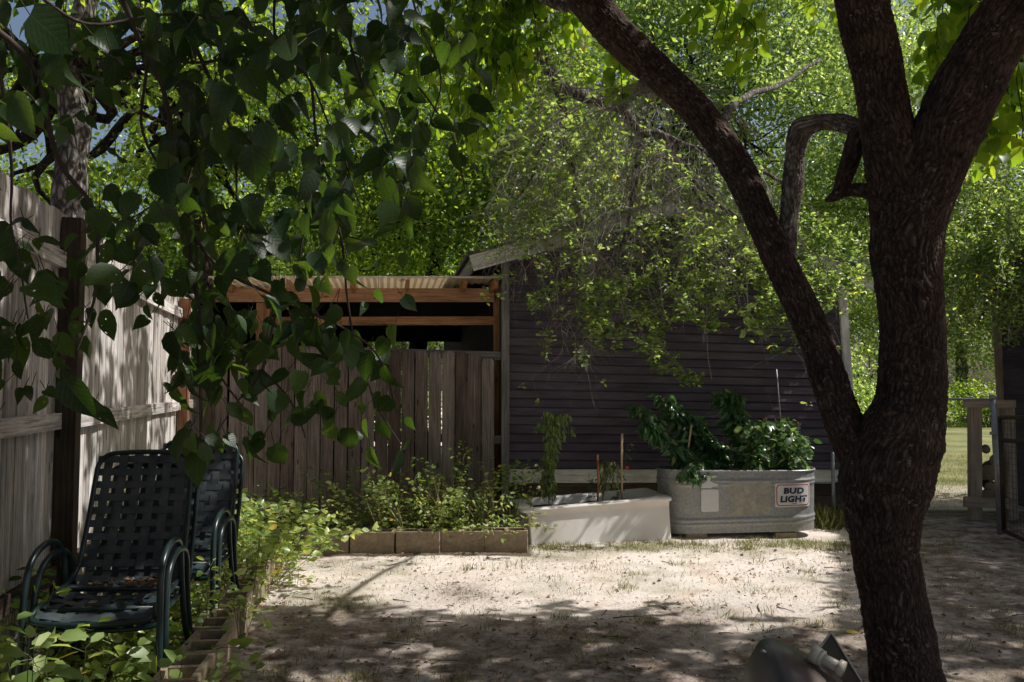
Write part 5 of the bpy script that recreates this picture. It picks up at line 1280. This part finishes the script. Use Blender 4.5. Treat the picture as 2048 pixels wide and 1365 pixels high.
# far trees, each its own
fx = [(-16, 22, 'far left tree beyond the tall fence, seen through leaf gaps'), (-9, 24, 'far tree behind the ivy-clad trunk'), (-3.5, 25, 'far tree seen above the lean-to roof'), (2.5, 27, 'far tree directly behind the shed ridge'),
      (8, 34, 'far tree behind the pale oak right of the shed'), (13, 36, 'far tree at the edge of the sunny lawn'), (19, 35, 'far tree behind the firewood rack'), (26, 33, 'far tree behind the brown building at the right edge')]
for i, (x, y, lab) in enumerate(fx):
    h_ = random.uniform(8.5, 11) + (2 if y > 30 else 0); q = 1.0 if i else .45
    treeobj(lab, (x, y, 0), (x + .3, y, h_ * .7), .28, [(x, y, h_ * .62, 4.0, 2.2, h_ * .36), (x - 1.5, y + .5, h_ * .4, 3.0, 2, h_ * .2), (x + 1.8, y, h_ * .36, 3.0, 1.8, h_ * .2)], int(24000 * q), .16, 'leaf_far' if i > 2 else 'leaf_bg', 'bark_grey', 'trees far beyond the yard', clump=.5)
for i, (x, y, w_, h_, lab) in enumerate(((9.8, 29, 2.6, 1.5, 'dark shrub at the far edge of the lawn, just right of the big trunk'), (13.6, 30, 2.6, 1.7, 'dark shrub at the far edge of the lawn behind the firewood rack'), (17.8, 31, 3, 1.6, 'dark shrub at the far edge behind the gate'), (9.0, 22.5, 1.6, 2.4, 'tall shrub behind the big trunk at the left of the lawn'), (14.2, 33, 4.5, 3.6, 'high hedge-like shrub closing the far end of the lawn'), (6.5, 21, 1.3, 1.5, 'bright green shrub just right of the shed white corner board'), (-3, 20, 4, 1.6, 'shrub behind the lean-to seen through its opening'), (-9.5, 17, 3, 1.7, 'shrub seen through the slots of the lean-to wall'))):
    r_ = thing('shrub', lab, 'shrub', (x, y, 0), 0, 'shrubs beyond the yard'); crown(r_, [(x, y, h_ * .45, w_, .8, h_ * .6)], 5200, .11, 'leaf_far' if i == 3 else 'leaf_bg', clump=.22, name='foliage')
    m_ = MB()
    for k in range(5): m_.tube([(x + k * .1 - .2, y, 0), (x + (k - 2) * .4, y, h_ * .8)], .02, 5)
    m_.build('stem', M['bark_dark'], r_)
# ------------------------------------------------------------------ right hand side: building, gate, rack, post
b2 = thing('brown_building', 'dark brown sided building with pale corner trim at the right edge', 'building', at(2010, 1007, 10.4))
c0 = onz(2012, 1008); c0.z = 0
m_ = MB()
for k in range(26):
    z_ = k * .115; m_.box(V((c0.x + .45, c0.y - 2.0, z_ + .0575)), V((.45, -2.0, 0)), V((0, .0, .0570)), V((.014 if k % 2 else .009, .002, 0)))
m_.build('siding_wall', M['siding'], b2)
m_ = MB(); m_.box(V((c0.x + 2.0, c0.y + .02, 1.5)), V((2.0, 0, 0)), V((0, 0, 1.5)), V((0, .01, 0))); m_.build('side_wall', M['siding'], b2)
m_ = MB(); top_ = at(1990, 545, 10.4); m_.box(V((c0.x - .03, c0.y - .02, 1.48)), V((-.03, 0, 1.48)), V((.055, 0, 0)), V((0, .016, 0)), .5); m_.build('corner_board', M['tan_trim'], b2)
m_ = MB(); m_.box(V((c0.x + .10, c0.y - 1.95, 3.02)), V((.45, -2.2, 0)), V((.012, 0, 0)), V((0, 0, .08)), .5); m_.build('fascia', M['tan_trim'], b2)
m_ = MB(); m_.box(V((c0.x + 2.25, c0.y - 1.9, 3.12)), V((2.2, 0, 0)), V((.46, -2.25, 0)), V((0, 0, .02)), .5); m_.build('roof', M['shingle'], b2)
# pole with gate
po = thing('metal_post', 'grey galvanised gate post at the right edge', 'post', onz(2002, 1070)); pb = onz(2001, 1070)
m_ = MB(); m_.tube([pb, at(1986, 797, pb.y)], .030, 12); m_.build('pole', M['pole'], po, True)
m_ = MB(); m_.tube([at(1986, 799, pb.y), at(1986, 790, pb.y)], .034, 12); m_.tube([at(1987, 870, pb.y), at(1987, 864, pb.y)], .036, 12); m_.build('cap', M['pole'], po, True)
o = MB(); o.tube([at(1984, 799, pb.y + .04), at(1880, 798, pb.y + .3), at(1780, 797, pb.y + .6)], .012, 7); o = o.build('fence_rail', M['pole'], None, True); tag(o, 'thin galvanised pipe rail running left from the gate post', 'rail')
gt = thing('gate', 'dark rusty tube gate with wire mesh hung on the grey post', 'gate', pb + V((.1, 0, 0)))
g0b, g0t = at(2008, 1062, 8.15), at(2000, 835, 8.15); g1b, g1t = at(2110, 1108, 7.3), at(2110, 836, 7.3)
m_ = MB()
for a_, b_ in ((g0b, g0t), (g0t, g1t), (g0b, g1b), (g1b, g1t), (g0b.lerp(g0t, .80), g1b.lerp(g1t, .80))): m_.tube([a_, b_], .021, 9)
m_.build('gate_frame', M['rust'], gt, True)
m_ = MB()
for k in range(1, 14): f_ = k / 14; m_.tube([g0b.lerp(g1b, f_), g0t.lerp(g1t, f_)], .0018, 4, False)
for k in range(1, 20): f_ = k / 20; m_.tube([g0b.lerp(g0t, f_), g1b.lerp(g1t, f_)], .0018, 4, False)
m_.build('wire_mesh', M['rust'], gt)
rk = thing('firewood_rack', 'tan timber firewood rack beside the gate post', 'rack', onz(1950, 1040)); rb = onz(1950, 1040)
m_ = MB(); t_ = at(1949, 812, rb.y); m_.box(V(((rb.x + t_.x) / 2, rb.y, t_.z / 2)), V(((t_.x - rb.x) / 2, 0, t_.z / 2)), V((.058, 0, 0)), V((0, .045, 0)), .6); m_.build('post', M['tan_trim'], rk)
m_ = MB(); m_.box(V((rb.x + .42, rb.y + .02, .64)) , V((0, 0, .64)), V((.05, 0, 0)), V((0, .04, 0)), .6); m_.build('post', M['tan_trim'], rk)
m_ = MB(); m_.bar(at(1927, 808, rb.y - .06), at(2030, 808, rb.y - .06), .04, .085, tone=.6); m_.build('top_rail', M['tan_trim'], rk)
m_ = MB(); m_.bar(at(1928, 1004, rb.y - .07), at(2030, 1008, rb.y - .07), .04, .11, tone=.6); m_.build('bottom_rail', M['tan_trim'], rk)
labs = ['split log jutting from the top of the firewood rack', 'thick round log upright in the firewood rack', 'dark log leaning on the rack post', 'small pale cut log in the firewood rack', 'lowest round log in the firewood rack', 'log at the back of the firewood rack']
for i, (px, py_, r_, L_) in enumerate(((1972, 900, .045, .4), (1978, 945, .10, .5), (1952, 962, .06, .5), (1981, 975, .065, .5), (1976, 990, .07, .5), (1992, 925, .07, .5))):
    p = at(px, py_, rb.y + .02); dv = V((p.x / p.y + random.gauss(0, .08), 1, random.gauss(0, .06))).normalized(); L_ *= .7
    m_ = MB(); n_ = 12; ring = [p + dv * L_ * k for k in (0, 1)]; m_.tube(ring, [r_, r_ * .95], 11); o = thing('firewood_log', labs[i], 'log', p, 0, 'logs in the firewood rack')
    m_.build('bark', M['bark_grey'], o); m_ = MB(); m_.tube([p - dv * .003, p - dv * .001], r_ * .86, 11); m_.build('cut_face', M['log_end'], o)
p = onz(1668, 1046); m_ = MB(); m_.tube([V((p.x, p.y, 0)), at(1665, 905, p.y)], .019, 10); o = m_.build('metal_post', M['pole'], None, True); tag(o, 'slim galvanised post in front of the shed right corner', 'post')
m_ = MB(); m_.tube([at(1664, 967, p.y), at(1600, 966, p.y + .2)], .006, 6); o = m_.build('wire', M['pole'], None, True); tag(o, 'thin pale wire between the slim post and the stock tank', 'wire')
m_ = MB(); c0 = onz(1712, 900); c0 = at(1716, 872, 12.5); vs = []; n1_ = 12
for j in range(n1_ + 1):
    for i in range(n1_ + 1):
        u, v_ = i / n1_ * 2 - 1, j / n1_ * 2 - 1; h_ = (1 - max(abs(u), abs(v_)) ** 4) * .62; vs.append(V((c0.x + u * .45, c0.y + v_ * .4, max(0, h_ + .06 * noise.noise(V((u * 3, v_ * 3, 1))) * (h_ > .02)) + .0)))
m_.add(vs, [(j * (n1_ + 1) + i, j * (n1_ + 1) + i + 1, (j + 1) * (n1_ + 1) + i + 1, (j + 1) * (n1_ + 1) + i) for j in range(n1_) for i in range(n1_)]); o = m_.build('tarp', M['tarp'], None); tag(o, 'crumpled blue tarp seen through the fork of the big tree', 'tarp')
# ------------------------------------------------------------------ overturned basin at the bottom edge
sk = thing('overturned_sink', 'overturned grey laundry sink with a white drain pipe at the bottom edge', 'sink', onz(1600, 1480))
Yk = 3.05
def K(px, py, dy=0): return at(px, py, Yk + dy)
# shell: a rounded hump from left end to right, falling toward the viewer
prof = [(1490, 1440), (1505, 1375), (1520, 1335), (1535, 1308), (1545, 1299), (1558, 1296), (1575, 1300), (1600, 1312), (1630, 1325), (1665, 1345), (1700, 1372), (1730, 1420)]
prof3 = spline([K(x, y) for x, y in prof], 4); m_ = MB(); vs = []; rows = 9
for j in range(rows):
    t = j / (rows - 1); dy = .12 - .46 * t; dz = -.22 * t ** 1.8
    for q in prof3: vs.append(q + V((-.02 * t, dy, dz)))
n_ = len(prof3); m_.add(vs, [(j * n_ + i, (j + 1) * n_ + i, (j + 1) * n_ + i + 1, j * n_ + i + 1) for j in range(rows - 1) for i in range(n_ - 1)], None, .5); m_.build('basin_shell', M['sink'], sk, True)
# triangular end flange
A_, B_, C_ = K(1661, 1264, .16), K(1600, 1350, .12), K(1735, 1400, .10); Bb, Cb = K(1560, 1460, .12), K(1775, 1470, .1)
m_ = MB(); th = V((.004, .012, 0)); tri = [A_, K(1622, 1318, .14), Bb, Cb, K(1706, 1330, .13)]
tri = [A_, K(1630, 1310, .14), K(1575, 1420, .12), K(1590, 1480, .1), K(1775, 1480, .08), K(1722, 1362, .12)]
vs = tri + [q + th for q in tri]; k_ = len(tri); m_.add(vs, [tuple(range(k_)), tuple(range(2 * k_ - 1, k_ - 1, -1))] + [(i, i + k_, (i + 1) % k_ + k_, (i + 1) % k_) for i in range(k_)], None, .5); m_.build('flange_panel', M['sink_in'], sk)
m_ = MB(); m_.tube([A_ + V((0, -.004, 0)), K(1722, 1362, .115), K(1775, 1480, .075)], .0032, 6); m_.tube([A_ + V((0, -.004, 0)), K(1630, 1310, .135)], .004, 6); m_.build('rim_edge', M['sink_edge'], sk)
p0, p1 = K(1640, 1315, .02), K(1684, 1338, -.03); ax_ = (p1 - p0).normalized(); m_ = MB()
m_.tube([p0, p1], .021, 16); m_.tube([p1 - ax_ * .012, p1 + ax_ * .006], .030, 16); m_.tube([p0 - ax_ * .006, p0 + ax_ * .012], .030, 16); m_.build('drain_pipe', M['pvc'], sk, True)
m_ = MB(); e0 = K(1636, 1306, .02); e1 = K(1626, 1332, .02); m_.tube([p0 - ax_ * .03, p0 - ax_ * .001], [.036, .031], 16); m_.build('pipe_collar', M['pvc'], sk, True)
m_ = MB(); q = K(1531, 1306, .02); m_.tube([q, q + V((-.015, 0, .008))], .007, 8); m_.build('bolt', M['pole'], sk, True)
for o in bpy.data.objects:
    if '_world' in o.keys(): del o['_world']
print('objects', len(bpy.data.objects))
